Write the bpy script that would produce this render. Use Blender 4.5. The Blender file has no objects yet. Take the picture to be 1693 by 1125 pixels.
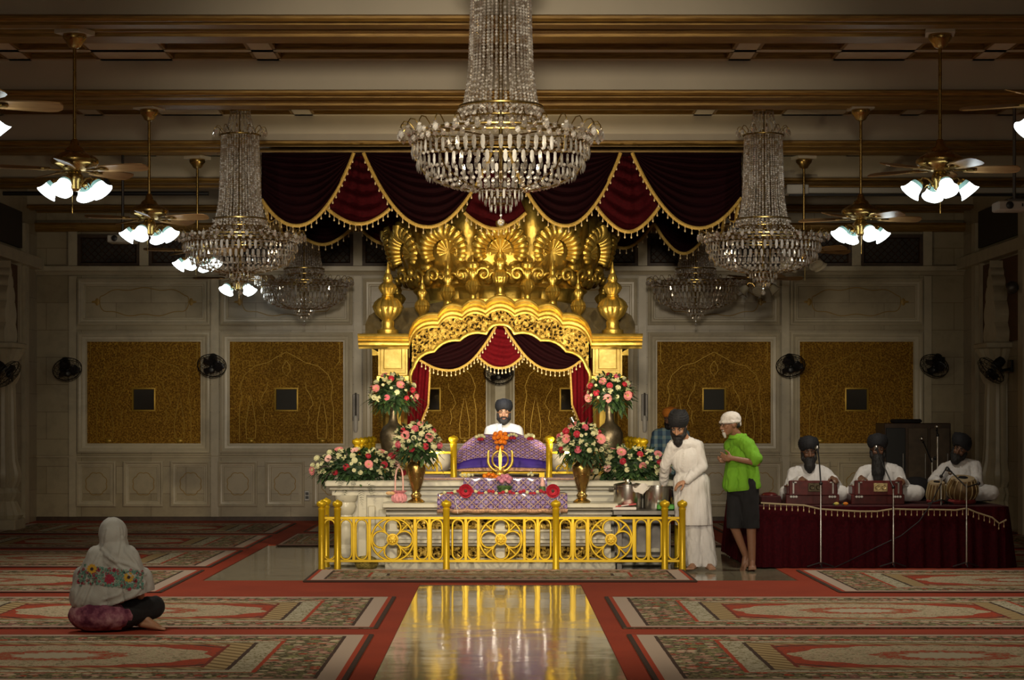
import bpy, math, random
from mathutils import Vector as V, Matrix, noise as mnoise
from mathutils.bvhtree import BVHTree
random.seed(7)
rnd = random.uniform
PI = math.pi
FPX, CX, CY, EYE = 3400.0, 827.0, 694.0, 1.6      # focal length in px, vanishing point, eye height
SC = bpy.context.scene
COL = SC.collection
sin, cos, rad = math.sin, math.cos, math.radians

def P(px, py, Y):
    return V(((px - CX) * Y / FPX, Y, EYE - (py - CY) * Y / FPX))

# ------------------------------------------------------------------ node materials
class S:
    """socket wrapper with arithmetic"""
    def __init__(s, t, o): s.t = t; s.o = o
    def m(s, op, b=None, c=None):
        n = s.t.nodes.new('ShaderNodeMath'); n.operation = op
        for i, x in enumerate((s, b, c)):
            if x is None: continue
            if isinstance(x, S): s.t.links.new(x.o, n.inputs[i])
            else: n.inputs[i].default_value = x
        return S(s.t, n.outputs[0])
    def __add__(s, b): return s.m('ADD', b)
    def __sub__(s, b): return s.m('SUBTRACT', b)
    def __mul__(s, b): return s.m('MULTIPLY', b)
    def __truediv__(s, b): return s.m('DIVIDE', b)
    def gt(s, b): return s.m('GREATER_THAN', b)
    def lt(s, b): return s.m('LESS_THAN', b)
    def min(s, b): return s.m('MINIMUM', b)
    def max(s, b): return s.m('MAXIMUM', b)
    def abs(s): return s.m('ABSOLUTE')
    def sin(s): return s.m('SINE')
    def pow(s, b): return s.m('POWER', b)
    def fract(s): return s.m('FRACT')
    def sqrt(s): return s.m('SQRT')
    def band(s, a, b): return s.gt(a) * s.lt(b)

class Mat:
    def __init__(s, name, col=(.8, .8, .8), rough=.5, metal=0., **k):
        s.mat = bpy.data.materials.new(name); s.mat.use_nodes = True
        s.t = s.mat.node_tree; s.b = s.t.nodes['Principled BSDF']
        s.set('Base Color', col); s.set('Roughness', rough); s.set('Metallic', metal)
        for a, b in k.items(): s.set(a.replace('_', ' '), b)
    def set(s, n, v):
        i = s.b.inputs[n]
        if isinstance(v, S): s.t.links.new(v.o, i)
        elif isinstance(v, (tuple, list)) and len(v) == 3 and i.type == 'RGBA': i.default_value = (*v, 1)
        else: i.default_value = v
    def node(s, typ, **k):
        n = s.t.nodes.new(typ)
        for a, b in k.items(): setattr(n, a, b)
        return n
    def co(s, kind='Object', scale=None, loc=None, rot=None):
        n = s.node('ShaderNodeTexCoord'); o = n.outputs[kind]
        if scale or loc or rot:
            mp = s.node('ShaderNodeMapping'); s.t.links.new(o, mp.inputs[0])
            if scale: mp.inputs['Scale'].default_value = scale
            if loc: mp.inputs['Location'].default_value = loc
            if rot: mp.inputs['Rotation'].default_value = rot
            o = mp.outputs[0]
        return S(s.t, o)
    def xyz(s, co):
        n = s.node('ShaderNodeSeparateXYZ'); s.t.links.new(co.o, n.inputs[0])
        return [S(s.t, n.outputs[i]) for i in range(3)]
    def tex(s, typ, co, out=0, **k):
        n = s.node('ShaderNodeTex' + typ); s.t.links.new(co.o, n.inputs['Vector'])
        for a, b in k.items():
            if a in n.inputs: n.inputs[a].default_value = b
            else: setattr(n, a, b)
        return S(s.t, n.outputs[out])
    def noise(s, co, scale=5, detail=3, rough=.5, dist=0):
        return s.tex('Noise', co, 0, Scale=scale, Detail=detail, Roughness=rough, Distortion=dist)
    def ramp(s, f, stops, interp='LINEAR'):
        n = s.node('ShaderNodeValToRGB'); n.color_ramp.interpolation = interp
        s.t.links.new(f.o, n.inputs[0]); e = n.color_ramp.elements
        while len(e) < len(stops): e.new(.5)
        for i, (p, c) in enumerate(stops):
            e[i].position = p; e[i].color = (*c, 1) if len(c) == 3 else c
        return S(s.t, n.outputs[0])
    def mix(s, f, a, b, typ='MIX'):
        n = s.node('ShaderNodeMix', data_type='RGBA', blend_type=typ)
        for i, x in ((0, f), (6, a), (7, b)):
            if isinstance(x, S): s.t.links.new(x.o, n.inputs[i])
            elif isinstance(x, (int, float)): n.inputs[i].default_value = x
            else: n.inputs[i].default_value = (*x, 1)
        return S(s.t, n.outputs[2])
    def bump(s, h, dist=.01, strength=1.):
        n = s.node('ShaderNodeBump'); n.inputs['Distance'].default_value = dist; n.inputs['Strength'].default_value = strength
        s.t.links.new(h.o, n.inputs['Height']); s.t.links.new(n.outputs[0], s.b.inputs['Normal'])

MATS = {}
def simple(name, col, rough=.5, metal=0., var=0., scale=8, bump=0., bscale=60, **k):
    """plain material with a little noise variation and bump"""
    if name in MATS: return MATS[name]
    m = Mat(name, col, rough, metal, **k); c = m.co()
    if var:
        f = m.noise(c, scale, 4)
        lo = tuple(x * (1 - var) for x in col); hi = tuple(min(1, x * (1 + var)) for x in col)
        m.set('Base Color', m.ramp(f, [(.3, lo), (.7, hi)]))
    if bump: m.bump(m.noise(c, bscale, 3), bump)
    MATS[name] = m.mat
    return m.mat

# ------------------------------------------------------------------ mesh building
class MB:
    def __init__(s): s.v = []; s.f = []; s.mi = []
    def add(s, vs, fs, mi=0, M=None):
        o = len(s.v)
        s.v += [tuple(M @ V(p)) for p in vs] if M else [tuple(p) for p in vs]
        s.f += [[i + o for i in f] for f in fs]; s.mi += [mi] * len(fs)
        return s
    def join(s, b, M=None, mi=None):
        o = len(s.v)
        s.v += [tuple(M @ V(p)) for p in b.v] if M else b.v
        s.f += [[i + o for i in f] for f in b.f]; s.mi += b.mi if mi is None else [mi] * len(b.f)
        return s
    def box(s, a, b, mi=0, M=None, bev=0):
        x0, y0, z0 = a; x1, y1, z1 = b
        if not bev:
            return s.add([(x0,y0,z0),(x1,y0,z0),(x1,y1,z0),(x0,y1,z0),(x0,y0,z1),(x1,y0,z1),(x1,y1,z1),(x0,y1,z1)],
                  [(3,2,1,0),(4,5,6,7),(0,1,5,4),(1,2,6,5),(2,3,7,6),(3,0,4,7)], mi, M)
        vs = []; rings = []
        for z, i in ((z0, bev), (z0+bev, 0), (z1-bev, 0), (z1, bev)):
            c = bev
            r = [(x0+i+c*.0+ (c if 0 else 0), y0+i+c, z), (x0+i+c, y0+i, z), (x1-i-c, y0+i, z), (x1-i, y0+i+c, z),
                 (x1-i, y1-i-c, z), (x1-i-c, y1-i, z), (x0+i+c, y1-i, z), (x0+i, y1-i-c, z)]
            rings.append(list(range(len(vs), len(vs)+8))); vs += r
        fs = [rings[0][::-1], rings[3]]
        for a_, b_ in zip(rings, rings[1:]):
            fs += [(a_[k], a_[(k+1) % 8], b_[(k+1) % 8], b_[k]) for k in range(8)]
        return s.add(vs, fs, mi, M)
    def lathe(s, prof, c=(0, 0, 0), n=24, flute=0, amp=0., mi=0, M=None, fl=None):
        """prof [(r, z)...] bottom to top; fl(z_index) fluted rows; amp relative"""
        vs = []; fs = []; c = V(c)
        for i, (r, z) in enumerate(prof):
            for k in range(n):
                a = 2 * PI * k / n
                q = r * (1 - amp * abs(sin(flute * a / 2)) ** .5 * 0 - amp * (1 - abs(sin(flute * a / 2)))**3) if flute and (fl is None or i in fl) else r
                vs.append((c.x + q * cos(a), c.y + q * sin(a), c.z + z))
        for i in range(len(prof) - 1):
            for k in range(n):
                k2 = (k + 1) % n
                fs.append((i*n+k, i*n+k2, (i+1)*n+k2, (i+1)*n+k))
        fs.append(list(range(n))[::-1]); fs.append([(len(prof)-1)*n + k for k in range(n)])
        return s.add(vs, fs, mi, M)
    def tube(s, pts, r, n=8, closed=False, mi=0, M=None, flat=1., up=None):
        pts = [V(p) for p in pts]; L = len(pts)
        rs = r if isinstance(r, (list, tuple)) else [r] * L
        vs = []; fs = []; prev = None
        for i, p in enumerate(pts):
            if closed: d = pts[(i+1) % L] - pts[i-1]
            else: d = pts[min(i+1, L-1)] - pts[max(i-1, 0)]
            d = d.normalized() if d.length > 1e-9 else V((0, 0, 1))
            if up is not None: a = V(up)
            elif prev is None: a = V((0, 0, 1)) if abs(d.z) < .9 else V((1, 0, 0))
            else: a = prev
            a = a - d * a.dot(d)
            a = a.normalized() if a.length > 1e-6 else d.orthogonal().normalized()
            prev = a; b = d.cross(a)
            for k in range(n):
                t = 2 * PI * k / n
                vs.append(p + a * (rs[i] * cos(t) * flat) + b * (rs[i] * sin(t)))
        for i in range(L if closed else L - 1):
            j = (i + 1) % L
            for k in range(n):
                k2 = (k + 1) % n
                fs.append((i*n+k, i*n+k2, j*n+k2, j*n+k))
        if not closed:
            fs.append(list(range(n))[::-1]); fs.append([(L-1)*n + k for k in range(n)])
        return s.add(vs, fs, mi, M)
    def ball(s, c, r, n=12, m=8, mi=0, M=None):
        rx, ry, rz = r if isinstance(r, (tuple, list)) else (r, r, r)
        c = V(c); vs = [c + (M @ V((0, 0, -rz)) if M else V((0, 0, -rz)))]; fs = []
        for i in range(1, m):
            t = PI * i / m - PI / 2
            for k in range(n):
                a = 2 * PI * k / n
                p = V((rx * cos(t) * cos(a), ry * cos(t) * sin(a), rz * sin(t)))
                vs.append(c + (M @ p if M else p))
        vs.append(c + (M @ V((0, 0, rz)) if M else V((0, 0, rz))))
        T = len(vs) - 1
        for k in range(n):
            k2 = (k + 1) % n
            fs.append((0, 1 + k2, 1 + k)); fs.append((T, T - n + k, T - n + k2))
            for i in range(m - 2):
                a = 1 + i * n
                fs.append((a + k, a + k2, a + n + k2, a + n + k))
        return s.add(vs, fs, mi)
    def prism(s, poly, y0, y1, mi=0, M=None):
        """poly [(x, z)] counter-clockwise seen from -y, extruded from y0 (front) to y1"""
        n = len(poly)
        vs = [(x, y0, z) for x, z in poly] + [(x, y1, z) for x, z in poly]
        fs = [list(range(n)), list(range(n, 2*n))[::-1]] + [(i, i + n, (i+1) % n + n, (i+1) % n) for i in range(n)]
        return s.add(vs, fs, mi, M)
    def band(s, top, bot, y0, y1, mi=0):
        """solid between two polylines [(x,z)] of equal length"""
        n = len(top); vs = []
        for y in (y0, y1): vs += [(x, y, z) for x, z in top] + [(x, y, z) for x, z in bot]
        fs = []
        for i in range(n - 1):
            fs += [(n+i, n+i+1, i+1, i), (2*n+i, 2*n+i+1, 3*n+i+1, 3*n+i), (i, i+1, 2*n+i+1, 2*n+i), (3*n+i, 3*n+i+1, n+i+1, n+i)]
        fs += [(0, 2*n, 3*n, n), (n-1, 2*n-1, 4*n-1, 3*n-1)]
        return s.add(vs, fs, mi)
    def sweepz(s, line, prof, y0, mi=0):
        """sweep profile [(out, dz)] along polyline [(x,z)] facing -y"""
        vs = []; n = len(prof)
        for x, z in line: vs += [(x, y0 - o, z + d) for o, d in prof]
        fs = [(i*n+k, (i+1)*n+k, (i+1)*n+k+1, i*n+k+1) for i in range(len(line)-1) for k in range(n-1)]
        fs += [list(range(n)), [(len(line)-1)*n + k for k in range(n)][::-1]]
        return s.add(vs, fs, mi)
    def frame(s, x0, x1, z0, z1, Y, prof, mi=0, M=None):
        """rectangular moulding facing -y, prof [(inset, projection)]"""
        vs = []; fs = []
        for d, p in prof: vs += [(x0+d, Y-p, z0+d), (x1-d, Y-p, z0+d), (x1-d, Y-p, z1-d), (x0+d, Y-p, z1-d)]
        for i in range(len(prof) - 1):
            for k in range(4):
                k2 = (k + 1) % 4
                fs.append((i*4+k, i*4+k2, i*4+4+k2, i*4+4+k))
        return s.add(vs, fs, mi, M)
    def grid(s, fn, nu, nv, mi=0, wrap=False, caps=False):
        vs = [fn(i / (nu if wrap else nu - 1), j / (nv - 1)) for j in range(nv) for i in range(nu)]
        fs = []
        for j in range(nv - 1):
            for i in range(nu if wrap else nu - 1):
                i2 = (i + 1) % nu
                fs.append((j*nu+i, j*nu+i2, (j+1)*nu+i2, (j+1)*nu+i))
        if caps: fs += [list(range(nu))[::-1], [(nv-1)*nu + k for k in range(nu)]]
        return s.add(vs, fs, mi)

def mesh(name, mb, mats, smooth=40):
    me = bpy.data.meshes.new(name); me.from_pydata(mb.v, [], mb.f)
    for m in (mats if isinstance(mats, (list, tuple)) else [mats]): me.materials.append(m)
    if any(mb.mi): me.polygons.foreach_set('material_index', mb.mi)
    me.update()
    if smooth:
        me.shade_smooth()
        me.set_sharp_from_angle(angle=rad(smooth))
    return me

def tag(o, label=None, cat=None, group=None, kind=None):
    if label: o['label'] = label
    if cat: o['category'] = cat
    if group: o['group'] = group
    if kind: o['kind'] = kind
    return o
def link(name, me, parent=None, M=None):
    o = bpy.data.objects.new(name, me); COL.objects.link(o)
    if parent is not None:
        o.parent = parent
        if parent.parent is None and parent.type == 'EMPTY' and parent.get('world'):
            o.matrix_parent_inverse = Matrix.Translation(-parent.location)
    if M is not None: o.matrix_basis = M
    return o
def obj(name, mb, mats, parent=None, smooth=40, label=None, solid=0, sub=0):
    """one mesh object from a builder, parented to its thing"""
    o = link(name, mesh(name, mb, mats, smooth), parent)
    if label: o['label'] = label
    if solid:
        m = o.modifiers.new('thickness', 'SOLIDIFY'); m.thickness = solid; m.offset = 0
    if sub:
        m = o.modifiers.new('round', 'SUBSURF'); m.levels = m.render_levels = sub
    return o
def thing(name, label, cat, loc=(0, 0, 0), group=None, rz=0, world=True):
    """an Empty at the base of a thing; with world=True its parts are built in world coordinates"""
    o = bpy.data.objects.new(name, None); COL.objects.link(o); o.location = loc; o.rotation_euler.z = rz
    o.empty_display_size = .1
    if world: o['world'] = 1
    return tag(o, label, cat, group)
def struct(name, mb, mats, label=None, smooth=40, cat='structure'):
    return tag(obj(name, mb, mats, None, smooth), label or name.replace('_', ' '), cat, None, 'structure')
def copy_tree(o, parent=None):
    c = o.copy(); COL.objects.link(c)
    if parent is not None: c.parent = parent; c.matrix_parent_inverse = o.matrix_parent_inverse
    for ch in list(o.children): copy_tree(ch, c)
    return c
def arc(c, r, a0, a1, n, f=lambda c, s: (c, 0, s)):
    return [V(c) + V(f(r*cos(a0+(a1-a0)*i/n), r*sin(a0+(a1-a0)*i/n))) for i in range(n+1)]
def smoothstep(t): t = max(0, min(1, t)); return t*t*(3-2*t)
# ------------------------------------------------------------------ materials of the room
def m_marble(name, base, tile=None, rough=.35, dark=.75):
    m = Mat(name, base, rough); c = m.co()
    f = m.noise(c, 1.6, 8, .62, 1.2); g = m.noise(c, 9, 5, .6)
    lo = tuple(x * dark for x in base)
    col = m.ramp(f * .7 + g * .3, [(.3, lo), (.52, base), (.75, tuple(min(1, x*1.08) for x in base))])
    if tile:
        n = m.node('ShaderNodeTexBrick'); n.offset = .5
        mp = m.co('Object', rot=(PI/2, 0, 0)) if tile[2] == 'xz' else (m.co('Object', rot=(0, PI/2, PI/2)) if tile[2] == 'yz' else c)
        m.t.links.new(mp.o, n.inputs['Vector'])
        n.inputs['Scale'].default_value = 1; n.inputs['Brick Width'].default_value = tile[0]; n.inputs['Row Height'].default_value = tile[1]
        n.inputs['Mortar Size'].default_value = .004; n.inputs['Color1'].default_value = (1, 1, 1, 1); n.inputs['Color2'].default_value = (.84, .82, .78, 1)
        n.inputs['Mortar'].default_value = (.45, .4, .34, 1)
        col = m.mix(1., col, S(m.t, n.outputs[0]), 'MULTIPLY')
    m.set('Base Color', col)
    return m.mat
WALL_M = m_marble('wall marble', (.48, .41, .28), (1.1, .43, 'xz'))
SIDE_M = m_marble('side wall marble', (.46, .39, .27), (.9, .5, 'yz'))
TRIM_M = m_marble('carved white marble', (.58, .51, .37))
ALTAR_M = m_marble('altar marble', (.52, .49, .40), None, .3, .82)
FLOOR_M = m_marble('polished floor marble', (.33, .30, .21), (1.2, .6, 'xy'), .09, .55)
_t = FLOOR_M.node_tree; _n = _t.nodes.new('ShaderNodeTexNoise'); _n.inputs['Scale'].default_value = 2.2; _c = _t.nodes.new('ShaderNodeTexCoord'); _t.links.new(_c.outputs['Object'], _n.inputs['Vector'])
_b = _t.nodes.new('ShaderNodeBump'); _b.inputs['Distance'].default_value = .012; _b.inputs['Strength'].default_value = .35; _t.links.new(_n.outputs[0], _b.inputs['Height']); _t.links.new(_b.outputs[0], _t.nodes['Principled BSDF'].inputs['Normal'])
PLASTER = simple('cream painted plaster', (.55, .48, .355), .7, 0, .05, 2)
def m_beamgold():
    m = Mat('gilded beam moulding', (.3, .17, .03), .45, .35); c = m.co()
    f = m.noise(m.co('Object', (1.5, 20, 20)), 3, 4)
    m.set('Base Color', m.ramp(f, [(.3, (.17, .085, .012)), (.7, (.38, .22, .045))]))
    return m.mat
BEAMGOLD = m_beamgold()
WOOD_D = simple('dark brown wood', (.06, .032, .016), .5, 0, .3, 12)
BLACK = simple('black plastic', (.012, .012, .014), .4)
WHITE_P = simple('white plastic', (.62, .60, .56), .5)
OCHRE = simple('ochre inlay', (.38, .24, .06), .5, .2)
def m_panel():
    """gilded repousse wall panel: dense foliate relief in old gold"""
    m = Mat('gilded relief sheet', (.4, .22, .03), .38, .55); c = m.co()
    v = m.tex('Voronoi', c, 0, Scale=38., feature='F1'); n = m.noise(c, 24, 6, .7, 2.5); n2 = m.noise(c, 2.2, 3)
    h = n * .7 + v * .5
    m.set('Base Color', m.mix(n2, m.ramp(h, [(.35, (.12, .048, .003)), (.55, (.34, .165, .012)), (.75, (.60, .35, .035))]),
                              m.ramp(h, [(.35, (.14, .058, .004)), (.6, (.29, .135, .010)), (.8, (.50, .28, .03))])))
    m.bump(h, .02, .9)
    return m.mat
PANELGOLD = m_panel()
LINEGOLD = simple('raised gold line', (.42, .26, .03), .42, .5)
MIRROR = simple('mirror glass toned for dim hall', (.10, .095, .09), .06, 1.)  # colour darkened to stand in for the dim hall reflected in it
VENT = simple('dark window lattice', (.03, .022, .016), .6)

# ------------------------------------------------------------------ floor and carpets
XW, YB, YF = 7.3, 32.4, -1.0            # side walls, back wall, open front end
struct('floor', MB().box((-XW-.3, YF, -.2), (XW+.3, YB+.3, 0)), FLOOR_M, 'polished beige marble floor of the hall', 0)
def m_red():
    m = Mat('red carpet pile', (.34, .045, .016), .95); c = m.co()
    f = m.noise(c, 1.5, 4); g = m.noise(c, 180, 2)
    m.set('Base Color', m.ramp(f * .6 + g * .4, [(.3, (.28, .028, .006)), (.7, (.40, .046, .011))]))
    m.bump(g, .004); return m.mat
REDC = m_red()
rc = MB()
for a, b in (((-XW+.01, 2), (-.78, 20.34)), ((.78, 2), (XW-.01, 20.34)), ((-.78, 19.93), (.78, 20.34)),
             ((-XW+.01, 20.34), (-2.95, YB-.06)), ((2.95, 20.34), (XW-.01, YB-.06)), ((-2.95, 26.15), (2.95, YB-.06))):
    rc.box((a[0], a[1], 0), (b[0], b[1], .006))
tag(obj('red_carpet', rc, REDC, None, 0), 'plain red fitted carpet lying around the marble aisle and under the patterned rugs', 'carpet')

def m_rug(name, hx, hy, flip=1):
    m = Mat(name, (.3, .25, .18), .95); c = m.co(); x, y, z = m.xyz(c)
    wob = (m.noise(c, 7, 2) - .5) * .05
    dx = x.abs() * -1 + hx; dy = y.abs() * -1 + hy
    d = dx.min(dy * 1.35)
    fl = m.tex('Voronoi', c, 0, Scale=13., Randomness=.8); flc = m.tex('Voronoi', c, 1, Scale=13., Randomness=.8)
    fine = m.noise(c, 22, 3, .6, 1.5)
    olive, cream, pink, red, dark, tan = (.17, .145, .05), (.58, .50, .33), (.52, .28, .21), (.42, .05, .015), (.06, .03, .02), (.46, .33, .16)
    def cellhue(sc, stops):
        vc = m.tex('Voronoi', c, 1, Scale=sc, Randomness=.85); sp = m.node('ShaderNodeSeparateColor'); m.t.links.new(vc.o, sp.inputs[0])
        return m.ramp(S(m.t, sp.outputs[0]), stops, 'CONSTANT')
    hue = cellhue(13., [(0, pink), (.3, cream), (.5, red), (.62, (.30, .12, .10)), (.78, (.24, .24, .09))])
    floral = m.mix(fl.lt(.46), m.ramp(fine, [(.40, (.045, .034, .016)), (.52, (.15, .125, .05)), (.64, (.40, .33, .2))]), hue)
    floral = m.mix(fl.lt(.13), floral, (.62, .5, .3))
    field = m.mix(m.tex('Voronoi', c, 0, Scale=9.).lt(.36), m.ramp(fine, [(.36, (.08, .065, .025)), (.46, olive), (.54, (.42, .34, .2)), (.64, cream)]), cellhue(9., [(0, (.50, .30, .2)), (.35, red), (.55, (.20, .19, .07)), (.75, (.52, .42, .28))]))
    # central medallions, lobed ellipses
    ang = y.m('ARCTAN2', x)
    r = ((x / (hx*.70)) * (x / (hx*.70)) + (y / (hy*.62)) * (y / (hy*.62))).sqrt() + (ang * 16).sin() * .02 + wob
    field = m.mix(r.lt(1.), field, m.mix(fine.gt(.56), red, (.22, .045, .02)))
    field = m.mix(r.band(.92, .96), field, dark)
    field = m.mix(r.lt(.72), field, m.ramp(fine, [(.36, (.16, .13, .06)), (.5, cream), (.62, (.42, .26, .18))]))
    field = m.mix(r.lt(.34), field, m.mix(fine.gt(.52), red, (.36, .22, .12)))
    field = m.mix(r.lt(.20), field, (.50, .44, .32))
    col = field
    for a, b, cc in ((.0, .035, dark), (.035, .07, red), (.07, .19, (.52, .40, .32)), (.19, .215, dark), (.215, .60, floral), (.60, .63, red),
                     (.63, .78, m.mix(fine.gt(.55), (.50, .45, .33), olive)), (.78, .81, dark), (.81, .96, m.mix(((x + y) * 40).sin().gt(.3), tan, (.22, .14, .05))), (.96, .985, (.2, .03, .015))):
        dd = d + wob * .35 if a > .1 else d
        col = m.mix(dd.band(a, b), col, cc)
    m.set('Base Color', col); m.bump(m.noise(c, 260, 2), .003)
    return m.mat
RUGM = m_rug('patterned wool rug', 2.05, 1.38); RUGS = m_rug('narrow patterned wool rug', 1.36, .97); RUNM = None
rug_me = mesh('area_rug', MB().box((-2.05, -1.38, 0), (2.05, 1.38, .012), bev=.005), RUGM, 0)
rug_small = mesh('area_rug', MB().box((-1.36, -.97, 0), (1.36, .97, .012), bev=.005), RUGS, 0)
rows = [(13.78, 'nearest the viewer'), (17.01, 'in the second row from the front'), (20.26, 'beside the marble apron front'), (23.5, 'beside the shrine'), (26.76, 'in the row just behind the shrine'), (30.0, 'in the row along the back wall')]
for i, (y, w) in enumerate(rows):
    for sx in (-1, 1):
        cx = sx * (2.98 if i < 2 else 5.16)
        o = link('area_rug', rug_me); o.location = (cx, y, .006)
        side = 'left' if sx < 0 else 'right'
        tag(o, f'red and cream medallion rug on the {side} {w}', 'rug', 'patterned medallion rugs on the red carpet')
for y, w in ((27.22, 'behind the marble apron'), (30.0, 'close to the back wall')):
    for sx in (-1, 1):
        o = link('area_rug', rug_small); o.location = (sx * 1.42, y, .006)
        if y < 28: o.rotation_euler.z = PI/2; o.scale = (.98, .42, 1); o.location.x = sx*2.42
        tag(o, f'small patterned rug {"left" if sx < 0 else "right"} of centre behind the shrine, {w}', 'rug', 'small rugs behind the shrine')
# runner in front of the gilt railing
RUNM = m_rug('runner rug weave', 1.93, .74)
o = link('runner_rug', mesh('runner_rug', MB().box((-1.93, -.74, 0), (1.93, .74, .022), bev=.008), RUNM, 0)); o.location = (0, 20.83, .006)
tag(o, 'patterned runner rug on the floor in front of the gilt railing', 'rug')

# ------------------------------------------------------------------ back wall
w = MB().box((-XW-.3, YB, 0), (XW+.3, YB+.3, 5.6))
struct('wall_back', w, WALL_M, 'marble back wall of the hall', 0)
struct('shadow_gap_back', MB().box((-XW, YB-.05, 0), (XW, YB, .07)), WOOD_D, 'dark strip for the shadow gap along the foot of the back wall', 0)  # dark strip stands in for the shadow gap at the wall foot
PROF = [(0, 0), (0, .07), (.03, .085), (.06, .07), (.07, .05), (.11, .045), (.125, .03), (.145, .03), (.155, .0)]
def zz(py): return EYE - (py - CY) * YB / FPX
nt = [0]
def trim(mb, m, lab):
    nt[0] += 1; return struct(f'trim_{nt[0]}', mb, m, lab, 40)
BX = [-5.61, -3.365, -1.12, 1.12, 3.365, 5.61]
ordn = ['leftmost', 'second from the left', 'left of centre behind the throne', 'right of centre behind the throne', 'second from the right', 'rightmost']
for i, bx in enumerate(BX):
    z0, z1 = zz(749), zz(550)
    fr = MB().frame(bx-1.04, bx+1.04, z0, z1, YB, PROF)
    trim(fr, TRIM_M, f'marble frame around the gilded panel, {ordn[i]}')
    t = thing('gilded_wall_panel', f'gilded relief panel with a small square mirror set in the back wall, {ordn[i]}', 'wall panel', (bx, YB, z0+.15), 'gilded panels along the back wall')
    obj('relief_sheet', MB().box((bx-.9, YB-.02, z0+.14), (bx+.9, YB-.001, z1-.14)), PANELGOLD, t, 0)
    ln = MB(); cz = (z0 + z1) / 2; y = YB - .024
    def curve(pts, r=.0065):
        ln.tube([V((bx + a, y, cz + b)) for a, b in pts], r, 6)
    for sx in (-1, 1):
        curve([(sx*.74, -.78), (sx*.74, -.25), (sx*.70, -.05), (sx*.73, .1), (sx*.66, .28), (sx*.5, .42), (sx*.3, .47), (sx*.15, .56), (0, .64)])
        curve([(sx*.30, .16), (sx*.31, .06), (sx*.38, -.05), (sx*.42, -.18), (sx*.36, -.27)])
        curve([(sx*.34, -.28), (sx*.36, -.4), (sx*.33, -.5)])
        for q in (.56,):
            curve([(sx*q-.07, -.72), (sx*q-.08, -.5), (sx*q-.04, -.25), (sx*q, -.03), (sx*q+.04, -.25), (sx*q+.08, -.5), (sx*q+.07, -.72), (sx*q-.07, -.72)], .007)
            ln.ball((bx + sx*q, y, cz - .76), (.05, .012, .035), 8, 6)
        curve([(sx*.84, .8), (sx*.84, .5), (sx*.8, .45)], .006)
    curve([(-.82, -.84), (.82, -.84)], .01)
    curve([(0, .5), (-.055, .42), (-.06, .34), (0, .26), (.06, .34), (.055, .42), (0, .5)])
    obj('gold_tracery', ln, LINEGOLD, t)
    mz = EYE + (CY - 661) * YB / FPX
    mr = obj('mirror', MB().box((bx-.16, YB-.032, mz-.16), (bx+.16, YB-.019, mz+.16)), MIRROR, t, 0)
    obj('mirror_frame', MB().frame(bx-.185, bx+.185, mz-.185, mz+.185, YB-.02, [(0, 0), (0, .025), (.02, .03), (.028, .012)]), LINEGOLD, mr)
    # upper marble panel
    z0, z1 = zz(538), zz(461)
    fr = MB().frame(bx-1.04, bx+1.04, z0, z1, YB, [(a*.8, b) for a, b in PROF])
    trim(fr, TRIM_M, f'marble frame of the upper wall panel, {ordn[i]}')
    ln = MB(); cz = (z0+z1)/2; pts = []
    for k in range(65):
        a = 2*PI*k/64
        pts.append(V((bx + (.62*cos(a)*(1 + .0*cos(a)) + .08*math.copysign(abs(cos(a))**3, cos(a))), YB-.001, cz + .21*math.copysign(abs(sin(a))**.55, sin(a)) + .018*cos(8*a))))
    ln.tube(pts, .007, 6)
    for sx in (-1, 1):
        ln.ball((bx + sx*.74, YB, cz), (.035, .006, .06), 8, 6); ln.ball((bx + sx*.78, YB, cz), (.05, .006, .02), 8, 6)
    trim(ln, OCHRE, f'ochre cartouche inlay in the upper wall panel, {ordn[i]}')
for k in range(9):
    for sx in (-1, 1):
        dx = sx * (.42 + .743*k)
        z0, z1 = zz(838), zz(763)
        fr = MB().frame(dx-.31, dx+.31, z0, z1, YB, [(a*.62, b*.7) for a, b in PROF])
        trim(fr, TRIM_M, 'marble frame of a dado panel low on the back wall')
        if abs(dx) < 6.8:
            ln = MB(); cz = (z0+z1)/2
            ln.tube([V((dx + (.155+.02*abs(sin(4*a)))*cos(a), YB-.001, cz + .0 + (.165+.02*abs(sin(4*a)))*sin(a))) for a in [2*PI*q/48 for q in range(48)]], .006, 6, True)
            trim(ln, OCHRE, 'ochre lobed outline inlay on a dado panel')
# pilasters between bays, ledge, string course
for j, px in enumerate((-6.73, -4.49, -2.24, 0, 2.24, 4.49, 6.73)):
    trim(MB().box((px-.06 if px else px-.1, YB-.035, 0), (px+.06 if px else px+.1, YB, zz(457))), TRIM_M, 'narrow marble pilaster strip between wall panels')
trim(MB().sweepz([(-XW, zz(455)), (XW, zz(455))], [(0, 0), (.05, 0), (.08, .04), (.14, .06), (.14, .13), (.1, .14), (0, .15)], YB), TRIM_M, 'marble ledge under the clerestory windows')
trim(MB().sweepz([(-XW, zz(757)), (XW, zz(757))], [(0, 0), (.03, 0), (.04, .03), (0, .04)], YB), TRIM_M, 'marble dado rail on the back wall')
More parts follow.
